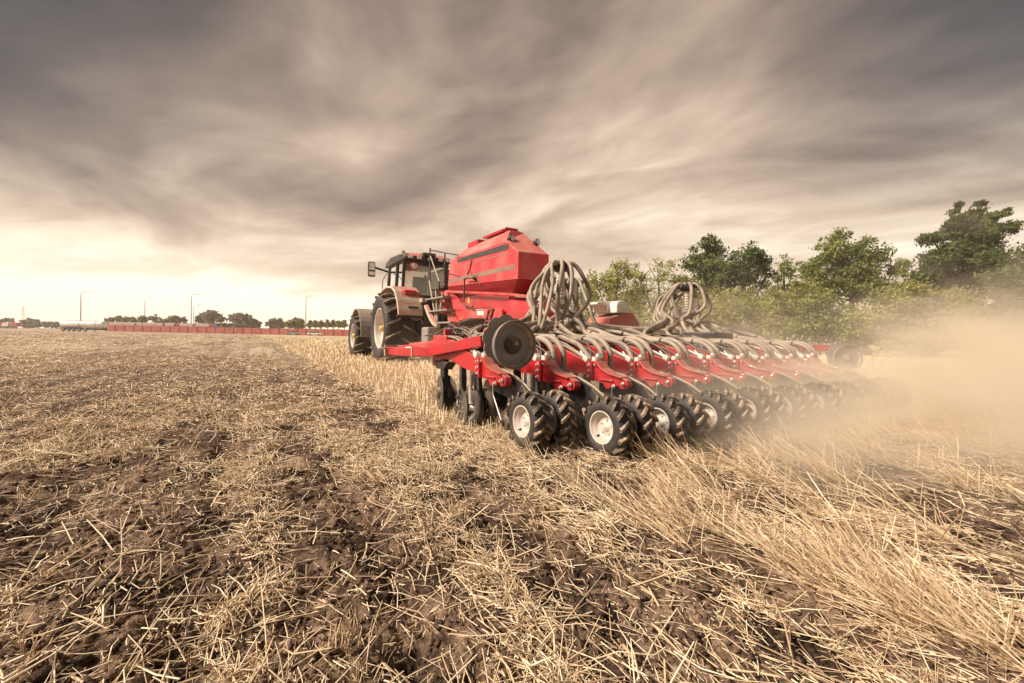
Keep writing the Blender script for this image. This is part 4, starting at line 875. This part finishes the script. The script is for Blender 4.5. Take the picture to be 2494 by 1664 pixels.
def crown_mesh(name, mat, lobes, Y, dens, leaf, parent, org, spread=.5, flat=1.0, seed=0, gap=.35):
    g = np.random.default_rng(seed+100); pts = []; tone = []
    for (px, py, rp) in lobes:
        c = at_y(px*K, py*K, Y); r = rp*K*Y/FPX; dy = g.normal(0, r*.5)
        n = int(dens*(r**2)*10)+6
        cc = g.normal(size=(n, 3)); cc /= np.linalg.norm(cc, axis=1)[:, None]; cc *= (g.random(n)**.45)[:, None]*r
        cc[:, 2] *= flat; cc[:, 0] *= 1.12
        hsh = fbm((cc[:, 0]+c.x)/.8, (cc[:, 2]+c.z)/.6 + cc[:, 1]*.7, 2, seed); keep = hsh > gap; cc = cc[keep]
        ct = g.normal(0, .22, len(cc)) + (hsh[keep]-.5)*.8
        m = 16; off = g.normal(0, 1, (len(cc), m, 3))*spread*r**.3*.42; off[..., 2] *= .6
        p = cc[:, None]+off+np.array([c.x, Y+dy, c.z]); pts.append(p.reshape(-1, 3))
        tone.append((ct[:, None]+g.normal(.5, .16, (len(cc), m))).reshape(-1))
    P = np.concatenate(pts); T = np.clip(np.concatenate(tone), 0, 1); ok = P[:, 2] > .05; P = P[ok]; T = T[ok]; n = len(P)
    a = g.normal(size=(n, 3)); a /= np.linalg.norm(a, axis=1)[:, None]; b = np.cross(a, g.normal(size=(n, 3))); b /= np.linalg.norm(b, axis=1)[:, None]
    s = (leaf*np.exp(g.normal(0, .3, n)))[:, None]
    V = np.stack([P-a*s, P+b*s*.45, P+a*s, P-b*s*.45], 1).reshape(-1, 3)-np.array(org)
    o = np_mesh(name, V, np.arange(n*4).reshape(n, 4), mat, np.repeat(T, 4)); o.parent = parent; return o
def tree(label, lobes, Y, mat='leaf_dark', dens=9, leaf=.13, cat='tree', name='broadleaf_tree', group=None, trunk=True, bare=0, seed=1, flat=1.0, spread=.5, gap=.35, base=None):
    g = random.Random(seed); xs = [l[0] for l in lobes]; bx_ = base if base else sum(xs)/len(xs); foot = at_y(bx_*K, 800*K, Y)
    org = Vector((foot.x, Y, 0)); e = empty(name, org, label, cat, group)
    m_ = MB(); top = min(lobes, key=lambda l: l[1]); tp_ = at_y(top[0]*K, (top[1]+top[2]*.3)*K, Y); H = tp_.z
    tr = [Vector((0, 0, -.2)), Vector((g.uniform(-.1, .1), 0, H*.25)), Vector(((tp_.x-org.x)*.4, 0, H*.55)), Vector((tp_.x-org.x, 0, H))]
    sp = spline(tr, 4); r0 = (.035*H+.03) if trunk else .04
    m_.tube(sp, r0, 7, True, [r0*(1-.9*i/(len(sp)-1)) for i in range(len(sp))]); m_.build('trunk' if trunk else 'stem', M['bark'], e)
    l_ = MB()
    for (px, py, rp) in lobes:
        c = at_y(px*K, py*K, Y)-org; j = sp[int(len(sp)*g.uniform(.25, .6))]; mid = (Vector(j)+c)/2+Vector((0, g.uniform(-.3, .3), -.12*(c-j).length))
        r1 = r0*.35; q = spline([j, mid, c], 4); l_.tube(q, r1, 5, True, [r1*(1-.75*i/(len(q)-1)) for i in range(len(q))])
        for k_ in range(4+bare):
            rr = rp*K*Y/FPX; d = c+Vector((g.uniform(-1, 1), g.uniform(-.6, .6), g.uniform(-.2, 1.1 if bare else .8)))*rr*(1.15 if bare else .8)
            qq = spline([mid.lerp(c, .7), (mid.lerp(c, .7)+d)/2+Vector((g.uniform(-.1, .1), 0, .08)), d], 3); l_.tube(qq, .02, 4, False, [.03, .025, .02, .016, .012, .008, .006][:len(qq)])
    l_.build('branches', M['bark'], e)
    crown_mesh('crown', M[mat], lobes, Y, dens, leaf, e, org, spread, flat, seed, gap); return e
G1 = 'trees behind the drill at the field edge'
tree('loose pale green tree rising just right of the near hose tower', [(1370,652,34),(1420,640,36),(1400,690,46),(1450,675,36),(1350,695,34),(1440,715,40),(1380,735,44),(1330,740,36)], 36, 'leaf_light', 5, .12, group=G1, seed=2, gap=.40)
tree('thin half bare tree with leafless twigs on top', [(1480,655,34),(1512,625,30),(1535,672,38),(1465,625,24),(1500,700,44),(1560,640,22),(1545,720,40)], 38, 'leaf_light', 2.6, .11, group=G1, bare=5, seed=3, gap=.47)
tree('dark green tree with ragged upright sprays behind the far hose tower', [(1600,592,26),(1628,560,19),(1655,600,34),(1692,606,28),(1722,578,22),(1748,600,25),(1705,640,38),(1622,632,36),(1762,622,18),(1578,606,16),(1655,656,38),(1640,575,16),(1735,650,28)], 40, 'leaf_dark', 6, .13, group=G1, seed=4, gap=.42)
tree('small leaning sapling between two taller trees', [(1800,600,16),(1782,622,18),(1815,634,20),(1770,650,22),(1790,672,24),(1828,665,22)], 46, 'leaf_mid', 4, .14, group=G1, seed=5, gap=.45)
tree('round crowned green tree above the dust cloud', [(1940,545,22),(1905,578,30),(1975,572,30),(2020,588,32),(1885,615,32),(1945,612,46),(2015,636,40),(1965,655,42),(2052,615,20),(1862,640,24),(2040,665,30),(1895,665,30)], 42, 'leaf_mid', 7, .14, group=G1, seed=6, gap=.40)
tree('tallest tree, dark with layered branches and pointed top', [(2252,468,10),(2244,486,14),(2236,505,18),(2212,512,18),(2262,502,16),(2292,492,13),(2182,488,10),(2192,505,14),(2240,525,28),(2268,522,24),(2225,532,24),(2195,535,24),(2205,520,18),(2285,530,22),(2180,515,12),(2225,545,32),(2140,548,22),(2175,575,30),(2285,555,26),(2240,590,44),(2140,600,34),(2180,632,44),(2260,640,46),(2110,632,24),(2150,672,40),(2220,690,48),(2302,600,24),(2200,470,6)], 34, 'leaf_dark', 8, .12, group=G1, seed=7, flat=.62, spread=.45, gap=.29, base=2235)
tree('broad dark tree cut off by the frame beside the tallest tree', [(2325,590,30),(2290,650,42),(2345,640,46),(2310,710,50),(2360,730,60),(2290,765,44),(2400,600,60),(2430,700,80),(2345,790,50),(2480,640,60)], 30, 'leaf_dark', 8, .12, group=G1, seed=8, gap=.37, base=2380)
G2 = 'bushes along the field edge'
tree('light olive bush low behind the white topped hopper', [(1400,770,40),(1450,765,40),(1500,760,42),(1340,775,34)], 33, 'leaf_light', 6, .11, 'bush', 'field_bush', G2, False, seed=11)
tree('olive bush behind the far hose tower', [(1560,740,44),(1610,725,44),(1660,720,44),(1580,780,42),(1650,775,44)], 32, 'leaf_light', 6, .11, 'bush', 'field_bush', G2, False, seed=12)
tree('dusty bush under the sapling', [(1720,715,40),(1770,722,40),(1740,770,46),(1800,765,44),(1700,765,40)], 32, 'leaf_light', 6, .11, 'bush', 'field_bush', G2, False, seed=13)
tree('green brown bush below the round crowned tree', [(1850,700,36),(1900,705,40),(1850,755,46),(1930,750,46),(1880,790,36)], 31, 'leaf_mid', 6, .11, 'bush', 'field_bush', G2, False, seed=14)
tree('big yellow green bush below the tallest tree', [(2060,690,36),(2120,680,38),(2175,700,40),(2020,740,44),(2100,740,52),(2180,755,48),(2225,775,34),(2060,785,40),(2150,795,40)], 28, 'leaf_light', 8, .10, 'bush', 'field_bush', G2, False, seed=15, gap=.33)
tree('low dark bush at the foot of the tree by the frame', [(2260,790,36),(2310,800,40),(2360,790,46),(2400,800,50)], 28, 'leaf_mid', 7, .10, 'bush', 'field_bush', G2, False, seed=16)
tree('sparse bush filling the gap left of the big bush', [(1960,745,42),(1990,790,36),(1940,790,32)], 30, 'leaf_light', 6, .10, 'bush', 'field_bush', G2, False, seed=17)
tree('upright olive bush closing the gap beside the round crowned tree', [(1840,672,30),(1822,700,34),(1868,690,30),(1812,735,34)], 38, 'leaf_light', 6, .12, 'bush', 'field_bush', G2, False, seed=18, gap=.3)
tree('tall shrub between the round crowned tree and the tallest tree', [(2075,650,28),(2095,675,34),(2060,690,34),(2105,705,34)], 38, 'leaf_mid', 6, .12, 'bush', 'field_bush', G2, False, seed=19, gap=.3)
tree('low shrub left of the dark ragged tree', [(1575,660,28),(1560,690,34),(1600,690,32),(1540,700,26)], 38, 'leaf_light', 6, .12, 'bush', 'field_bush', G2, False, seed=20, gap=.3)
tree('wide pale shrub below the dark ragged tree', [(1640,690,34),(1690,690,36),(1735,690,34),(1770,690,28)], 37, 'leaf_light', 6, .12, 'bush', 'field_bush', G2, False, seed=21, gap=.3)
tree('shaded shrub mass under the tree by the frame', [(2200,740,34),(2250,730,38),(2300,745,40),(2350,760,44)], 33, 'leaf_mid', 8, .12, 'bush', 'field_bush', G2, False, seed=22, gap=.28)
# far trees behind the wall
G3 = 'far trees behind the red wall'
def far(label, lobes, Y=185, mat='leaf_far', nm='far_tree', sd=1, cat='tree', dens=.8, leaf=.5, flat=.9): return tree(label, lobes + [(l[0]+d_, 746+l[2]*.3, max(l[2]*.7, 4)) for l in lobes if l[1] < 744 for d_ in (-l[2]*.4, l[2]*.4)], Y, mat, dens, leaf, cat, nm, G3, True, seed=sd, gap=.25, flat=flat, spread=.7)
far('long low dark hedge behind the pale banners', [(250,735,6),(262,734,7),(275,733,7),(290,734,7),(305,735,7),(318,735,7)], 185, 'leaf_far', 'far_hedge', 21, 'hedge')
far('dome shaped tree at the right end of the low hedge', [(335,733,9),(350,731,9),(362,736,8),(325,736,8)], sd=22)
far('low round tree between the hedge and the twin lamp posts', [(395,735,8),(408,732,9),(420,736,8),(385,739,6)], sd=23)
far('tallest far tree with an open crown right of the twin lamps', [(482,718,9),(470,725,11),(494,724,11),(505,730,9),(458,733,10),(485,735,12)], sd=24, dens=.6)
far('wide pale green grove right of the tallest far tree', [(515,735,9),(530,732,11),(548,730,12),(565,731,12),(578,736,10),(592,741,6)], 180, 'leaf_far', sd=25)
far('small grey green tree left of the last lamp post', [(628,738,8),(640,738,8),(618,744,6),(650,743,6)], sd=26)
far('yellow green trees left of the last lamp post', [(668,741,7),(680,737,9),(692,739,8),(662,745,6)], 175, 'leaf_yellow', sd=27)
for i_, (cx_, lb) in enumerate(((712, 'first yellow green conifer right of the last lamp post'), (724, 'second yellow green conifer, close beside the first'), (737, 'third yellow green conifer, the widest'), (752, 'fourth conifer in the yellow green row'), (764, 'fifth conifer in the yellow green row'), (776, 'pointed conifer next to the front tractor wheel'), (790, 'conifer half hidden by the front tractor wheel'))):
    far(lb, [(cx_, 737+(i_ % 3), 2.5), (cx_, 741, 4), (cx_, 746, 5.5)], 172, 'leaf_yellow', 'far_conifer', 30+i_, dens=.9, leaf=.35)
for i_, (lb, L_) in enumerate((('low dark tree clump at the far left edge', [(8,737,4),(20,735,5),(30,737,4)]), ('dark bushy clump below the power pylon', [(58,739,5),(66,737,6),(74,738,6)]), ('small dark clump left of the tanker', [(84,738,4.5),(90,740,4)]), ('thin brown hedge line just left of the tanker', [(104,742,2.5),(114,742,2.5),(124,742,2.5),(134,743,2.5)]))):
    far(lb, L_, 240, 'leaf_far', 'far_thicket', 40+i_, 'thicket', .5, .7)

# ---------------------------------------------------------------- red wall with panels, banners
M['wall_red'] = pmat('faded_red_wall', (.46, .125, .095), .8, scale=.6, var=.22)
M['banner'] = pmat('pale_banner', (.62, .47, .42), .7, scale=2.5, var=.25)
M['banner_red'] = pmat('red_banner_end', (.50, .06, .08), .7); M['blue'] = pmat('blue_sign', (.10, .16, .32), .6)
M['galv'] = pmat('galvanised_pole', (.52, .48, .43), .5, scale=1)
WY = 150; w0 = at_y(258, 800, WY); w1 = at_y(1010, 812, WY); NW = 34
wall = empty('boundary_wall', ((w0.x+w1.x)/2, WY, 0), 'long faded red wall along the far edge of the field', 'wall')
def zt_at(x): return 2.12 + (x-w0.x)/(w1.x-w0.x)*.25
for i_ in range(NW):
    xa = w0.x+(w1.x-w0.x)*i_/NW; xb = w0.x+(w1.x-w0.x)*(i_+1)/NW; zt2 = zt_at(xa)+rng.normal(0, .03)
    m_ = MB(); m_.box(((xa+xb)/2, WY+rng.normal(0, .03), zt2/2-.2), (xb-xa-.08, .18, zt2+.4)); m_.build('wall_panel', M['wall_red'], wall, wall.location)
    m_ = MB(); m_.box((xa, WY-.1, zt2/2), (.22, .22, zt2+.08)); m_.build('wall_post', M['wall_red'], wall, wall.location)
bn = empty('banner_row', at_y(340, 805, WY+1.2).to_tuple()[:2]+(0,), 'row of pale banners standing above the left part of the red wall', 'banner')
for (a, b, mt_) in ((262,264,'banner_red'),(265,280,'banner'),(282,298,'banner'),(300,328,'banner'),(334,346,'banner'),(349,376,'banner'),(378,396,'banner'),(402,423,'banner'),(425,430,'dark_red'),(431,437,'banner_red'),(438,469,'banner'),(472,475,'banner_red'),(476,509,'banner'),(510,517,'banner_red'),(518,528,'blue')):
    p, q = at_y(a, 790, WY+1.2), at_y(b, 790, WY+1.2); tilt_ = (a-262)*.0008
    m_ = MB(); m_.box(((p.x+q.x)/2, WY+1.2, 2.72+tilt_), (q.x-p.x, .08, 1.1)); o = m_.build('banner_panel', M[mt_], bn, bn.location)
    m_ = MB(); m_.box((p.x-.12, WY+1.25, 1.6), (.10, .10, 3.4)); m_.build('banner_post', M['galv'], bn, bn.location)

# ---------------------------------------------------------------- lamp posts, pylon, water tower
def lamp_post(label, px, top, apx, apy, Y, w_):
    b_ = at_y(px, 812, Y); T = at_y(px+2, top, Y); A = at_y(apx, apy, Y); o_ = Vector((b_.x, Y, 0)); e = empty('lamp_post', o_, label, 'lamp post', 'lamp posts along the far road')
    m_ = MB(); m_.tube([(b_.x, Y, -.3), (b_.x, Y, T.z*.5), (b_.x, Y, T.z)], w_, 8, True, [w_*1.3, w_, w_*.7]); m_.build('pole', M['galv'], e, o_)
    m_ = MB(); m_.tube(spline([(b_.x, Y, T.z), (b_.x+(A.x-b_.x)*.15, Y, T.z+(A.z-T.z)*.7), (A.x-.6, Y, A.z)], 5), w_*.6, 6); m_.build('arm', M['galv'], e, o_)
    m_ = MB(); m_.box((A.x-.1, Y, A.z), (1.5, .35, .16), Matrix.Rotation(-.06, 3, 'Y')); m_.build('lamp_head', M['galv'], e, o_, bevel=.04)
lamp_post('tall lamp post rising behind the tanker', 196, 716, 230, 709, 151.5, .17)
lamp_post('faint lamp post above the low hedge', 352, 735, 372, 727, 190, .17)
lamp_post('taller of the twin lamp posts', 465, 724, 484, 717, 153, .16)
lamp_post('shorter and thinner of the twin lamp posts', 471, 748, 484, 742, 190, .12)
lamp_post('lamp post standing alone left of the tractor', 744, 730, 759, 721, 153, .19)
py_ = 800.0; b_ = at_y(56, 800, py_); o_ = Vector((b_.x, py_, 0)); e = empty('power_pylon', o_, 'distant lattice power pylon at the far left', 'pylon'); H = at_y(56, 748, py_).z
m_ = MB()
for sx in (-1, 1):
    for sy in (-1, 1): m_.tube([(b_.x+sx*3, py_+sy*3, -1), (b_.x+sx*.5, py_+sy*.5, H)], .28, 4)
for q in range(9):
    z0, z1_ = H*q/9, H*(q+1)/9; r0, r1 = 3-2.5*q/9, 3-2.5*(q+1)/9
    for sy in (-1, 1): m_.tube([(b_.x-r0, py_+sy*r0, z0), (b_.x+r1, py_+sy*r1, z1_)], .16, 4); m_.tube([(b_.x+r0, py_+sy*r0, z0), (b_.x-r1, py_+sy*r1, z1_)], .16, 4)
m_.build('lattice', M['galv'], e, o_)
for zf, hw in ((.92, 3.2), (.78, 5.5), (.64, 4.2)): m_ = MB(); m_.tube([(b_.x-hw, py_, H*zf), (b_.x, py_, H*zf+1.0), (b_.x+hw, py_, H*zf)], .22, 4); m_.build('cross_arm', M['galv'], e, o_)

# ---------------------------------------------------------------- tanker trailer
TY = 112; a_, b_ = at_y(150, 795, TY), at_y(257, 795, TY); o_ = Vector(((a_.x+b_.x)/2, TY, 0)); e = empty('tank_trailer', o_, 'long silver tank trailer parked before the red wall', 'tank trailer')
zc, rr = 1.92, .86; L_ = b_.x-a_.x
M['tank'] = pmat('tank_metal', (.84, .82, .79), .6, metal=.0, scale=.8)
m_ = MB(); m_.lathe((a_.x, TY, zc), (1, 0, 0), [(0, .0), (.05, rr*.55), (.25, rr*.9), (.5, rr), (L_-.5, rr), (L_-.22, rr*.92), (L_-.06, rr*.6), (L_, 0)], 36); m_.build('tank', M['tank'], e, o_)
for f_ in (.46, .82): m_ = MB(); m_.lathe((a_.x+L_*f_, TY, zc), (1, 0, 0), [(-.05, rr), (-.05, rr+.03), (.05, rr+.03), (.05, rr)], 36); m_.build('tank_band', M['grey_mid'], e, o_)
m_ = MB(); m_.box((o_.x, TY, 1.02), (L_*.98, 1.6, .22)); m_.build('chassis', M['grey_mid'], e, o_)
m_ = MB(); m_.box((a_.x+L_*.35, TY-.8, .86), (L_*.34, .06, .5)); m_.build('side_guard', M['black'], e, o_)
m_ = MB(); m_.box((o_.x, TY+.1, .72), (L_*.94, 1.3, .55)); m_.build('underframe', M['black'], e, o_)
m_ = MB(); m_.box((o_.x-.5, TY, zc+rr+.03), (L_*.8, .5, .06)); m_.build('walkway', M['grey_mid'], e, o_)
for f_ in (.10, .22, .34, .46, .60): 
    m_ = MB(); m_.lathe((a_.x+L_*f_, TY-.7, .48), (0, 1, 0), [(-.12, .2), (-.12, .44), (-.08, .48), (.12, .48), (.12, .2)], 24); wv = m_.build('wheel', M['rubber'], e, o_)
    m_ = MB(); m_.lathe((a_.x+L_*f_, TY-.7, .48), (0, 1, 0), [(-.11, 0), (-.11, .22), (-.08, .25)], 16); m_.build('rim', M['rim'], wv, o_)
m_ = MB(); m_.box((a_.x+L_*.8, TY-.5, .55), (.15, .15, 1.0)); m_.build('landing_leg', M['black'], e, o_)
m_ = MB(); m_.box((a_.x-.1, TY-.5, .75), (.12, 1.9, .18)); m_.build('rear_bumper', M['dark_red'], e, o_)
# far trucks at the left edge
for (xa, xb, yt, mt_, lb) in ((-8, 8, 784, 'red', 'distant red lorry cut by the left frame edge'), (9, 26, 786, 'white', 'distant white lorry between two red ones'), (30, 47, 785.5, 'red', 'distant red lorry with a pale top beside the dark clump')):
    Y = 230; p, q = at_y(xa, 795, Y), at_y(xb, 795, Y); zt3 = at_y(xa, yt, Y).z; o_ = Vector(((p.x+q.x)/2, Y, 0)); e = empty('far_lorry', o_, lb, 'lorry', 'lorries at the far left')
    Lq = q.x-p.x
    m_ = MB(); m_.box((p.x+Lq*.58, Y, (zt3+1.1)/2), (Lq*.80, 2.4, zt3-1.1)); m_.build('box_body', M[mt_], e, o_, bevel=.05)
    m_ = MB(); m_.prism([(Y-1.1, .7), (Y+1.1, .7), (Y+1.1, zt3*.86), (Y-1.1, zt3*.86)], p.x, p.x+Lq*.15); m_.build('driver_cab', M['blue'] if mt_ == 'red' else M['white'], e, o_, bevel=.1)
    for f_ in (.08, .55, .75, .9): m_ = MB(); m_.lathe((p.x+Lq*f_, Y-1, .45), (0, 1, 0), [(-.1, 0), (-.1, .45), (.1, .45)], 14); m_.build('wheel', M['rubber'], e, o_)
# cars
def car(label, xm, Y, mt_, L_=4.4):
    c = at_y(xm, 815, Y); o_ = Vector((c.x, Y, 0)); e = empty('parked_car', o_, label, 'car', 'cars parked before the red wall'); X = c.x
    m_ = MB(); pf = [(-.5, .35), (-.5, .72), (-.46, .80), (-.30, .86), (.22, .90), (.42, .84), (.5, .70), (.5, .35)]
    vs = [(X+a*L_, Y-.85, b) for a, b in pf]+[(X+a*L_, Y+.85, b) for a, b in pf]; n_ = len(pf)
    m_.add(vs, [tuple(range(n_)), tuple(range(n_, 2*n_))[::-1]]+[((i+1) % n_, i, n_+i, n_+(i+1) % n_) for i in range(n_)]); m_.build('body', M[mt_], e, o_, bevel=.06)
    pf = [(-.36, .84), (-.20, 1.38), (.14, 1.42), (.33, .88)]; vs = [(X+a*L_, Y-.74+.1*(b > 1), b) for a, b in pf]+[(X+a*L_, Y+.74-.1*(b > 1), b) for a, b in pf]; n_ = 4
    m_ = MB(); m_.add(vs, [tuple(range(n_)), tuple(range(n_, 2*n_))[::-1]]+[((i+1) % n_, i, n_+i, n_+(i+1) % n_) for i in range(n_)]); m_.build('cabin', M['black'], e, o_)
    m_ = MB(); m_.box((X-.03*L_, Y, 1.43), (L_*.36, 1.30, .05)); m_.build('roof', M[mt_], e, o_, bevel=.02)
    for f_ in (-.32, .31):
        for sy in (-1, 1): m_ = MB(); m_.lathe((X+f_*L_, Y+sy*.80, .32), (0, sy, 0), [(-.1, .1), (-.1, .3), (.0, .33), (.08, .31), (.08, .19), (.05, 0)], 18); m_.build('wheel', M['rubber'], e, o_)
car('grey car parked before the red wall', 714, 146, 'grey_mid', 4.4); car('white car parked closest to the tractor', 768, 144, 'white', 4.8)

# green weed at the edge of the dark slot
p = at_z(2112, 1600, 0); o_ = Vector((p.x, p.y, hz(p.x, p.y)+.05)); e = empty('green_weed', o_, 'small fresh green weed lying at the edge of the dark furrow slot', 'weed')
M['weed'] = pmat('weed_green', (.17, .24, .09), .55, scale=40)
m_ = MB(); m_.tube([(0, 0, 0), (-.03, .01, .015), (-.06, .03, .02)], .002, 5); m_.build('stem', M['weed'], e)
for k_ in range(9):
    a = rng.random()*6.28; t_ = rng.random(); c = Vector((-.06*t_, .03*t_, .012)); d = Vector((math.cos(a), math.sin(a), .25)).normalized(); s = Vector((-d.y, d.x, 0)); L_ = .022+.014*rng.random()
    m_ = MB(); m_.add([c, c+d*L_*.5+s*.005, c+d*L_+Vector((0, 0, -.004)), c+d*L_*.5-s*.005], [(0, 1, 2, 3)]); m_.build('leaf', M['weed'], e)

# ================================================================= dust raised by the drill
def dust_cloud():
    x0, x1, y0, y1, z0, z1 = 1.8, 26.0, -3.0, 17.0, -.25, 3.4
    m_ = MB(); m_.box(((x0+x1)/2, (y0+y1)/2, (z0+z1)/2), (x1-x0, y1-y0, z1-z0)); mt = bpy.data.materials.new('dust'); mt.use_nodes = True
    t = NT(mt.node_tree); t.n.clear(); co = t.node('ShaderNodeTexCoord').outputs['Object']
    X, Y, Z = t.sep(co)                                     # object axes: machine frame, origin of the box set at the camera's ground point
    n1 = t.noise(t.mapping(co, rot=(0, 0, R(-12)), scale=(.32, .75, .95)), 1.0, 3, .6, .6)
    n2 = t.noise(t.mapping(co, loc=(5, 2, 8), scale=(.7, 1.3, 2.4)), 1.0, 2, .6)
    across = t.mapr(X, 1.9, 4.0, 0.0, 1.0)
    edge = t.mapr(X, 4.6, 9.5, 1.0, 0.10)
    near = t.mapr(t.m('ADD', Y, t.m('MULTIPLY', X, -.08)), -1.3, 0.7, 0.0, 1.0)
    far_ = t.mapr(Y, 4.0, 12.0, 1.0, 0.0)
    ztop = t.m('ADD', .70, t.m('MULTIPLY', t.mapr(X, 3.5, 9.0, 0.0, 1.0), .95))
    ztop = t.m('MULTIPLY', ztop, t.mapr(n1, .35, .68, .65, 1.5))
    hh = t.m('DIVIDE', Z, ztop); fall = t.m('POWER', 2.718, t.m('MULTIPLY', t.m('MULTIPLY', hh, hh), -2.2))
    nn = t.mapr(t.m('ADD', t.m('MULTIPLY', n1, .7), t.m('MULTIPLY', n2, .3)), .42, .61, 0.04, 1.0)
    inrow = t.mapr(Y, 2.6, 4.2, 1.8, .34)
    d = t.m('MULTIPLY', t.m('MULTIPLY', across, edge), t.m('MULTIPLY', near, far_))
    d = t.m('MULTIPLY', t.m('MULTIPLY', d, fall), t.m('MULTIPLY', nn, inrow))
    lowb = t.m('POWER', 2.718, t.m('MULTIPLY', t.m('POWER', t.m('DIVIDE', t.m('MAXIMUM', Z, 0.0), .30), 2.0), -1.0))
    lowb = t.m('MULTIPLY', t.m('MULTIPLY', lowb, t.mapr(X, 2.3, 3.6, 0.0, 1.7)), t.m('MULTIPLY', t.mapr(Y, .7, 1.7, 0.0, 1.0), t.mapr(Y, 2.3, 3.0, 1.0, 0.0)))
    lowb = t.m('MULTIPLY', lowb, t.m('MULTIPLY', t.mapr(X, 7.5, 11.0, 1.0, 0.0), t.mapr(n2, .35, .6, .35, 1.0)))
    d = t.m('ADD', d, lowb)
    d = t.m('MULTIPLY', d, DUST)
    v_ = t.node('ShaderNodeVolumePrincipled'); v_.inputs['Color'].default_value = (.99, .89, .73, 1); t.put(v_.inputs['Density'], d)
    v_.inputs['Anisotropy'].default_value = .0; o_ = t.node('ShaderNodeOutputMaterial'); t.l.new(v_.outputs[0], o_.inputs['Volume'])
    o = m_.build('dust_cloud', mt, None, (0, 0, 0)); o.rotation_euler = (0, 0, TH); tag(o, 'pale tan dust drifting off behind the far rows of the drill', None, None, 'stuff'); return o
DUST = 1.35
dust_cloud()
# ---------------------------------------------------------------- thin air haze over the whole scene
m_ = MB(); m_.box((0, 0, 24), (2300, 2300, 52)); mt = bpy.data.materials.new('haze'); mt.use_nodes = True; t = NT(mt.node_tree); t.n.clear()
v_ = t.node('ShaderNodeVolumePrincipled'); v_.inputs['Color'].default_value = (.97, .92, .84, 1); v_.inputs['Density'].default_value = .0006; v_.inputs['Anisotropy'].default_value = .2
o_ = t.node('ShaderNodeOutputMaterial'); t.l.new(v_.outputs[0], o_.inputs['Volume']); mt.cycles.homogeneous_volume = True
tag(m_.build('haze', mt), 'faint warm haze over the field', None, None, 'stuff')
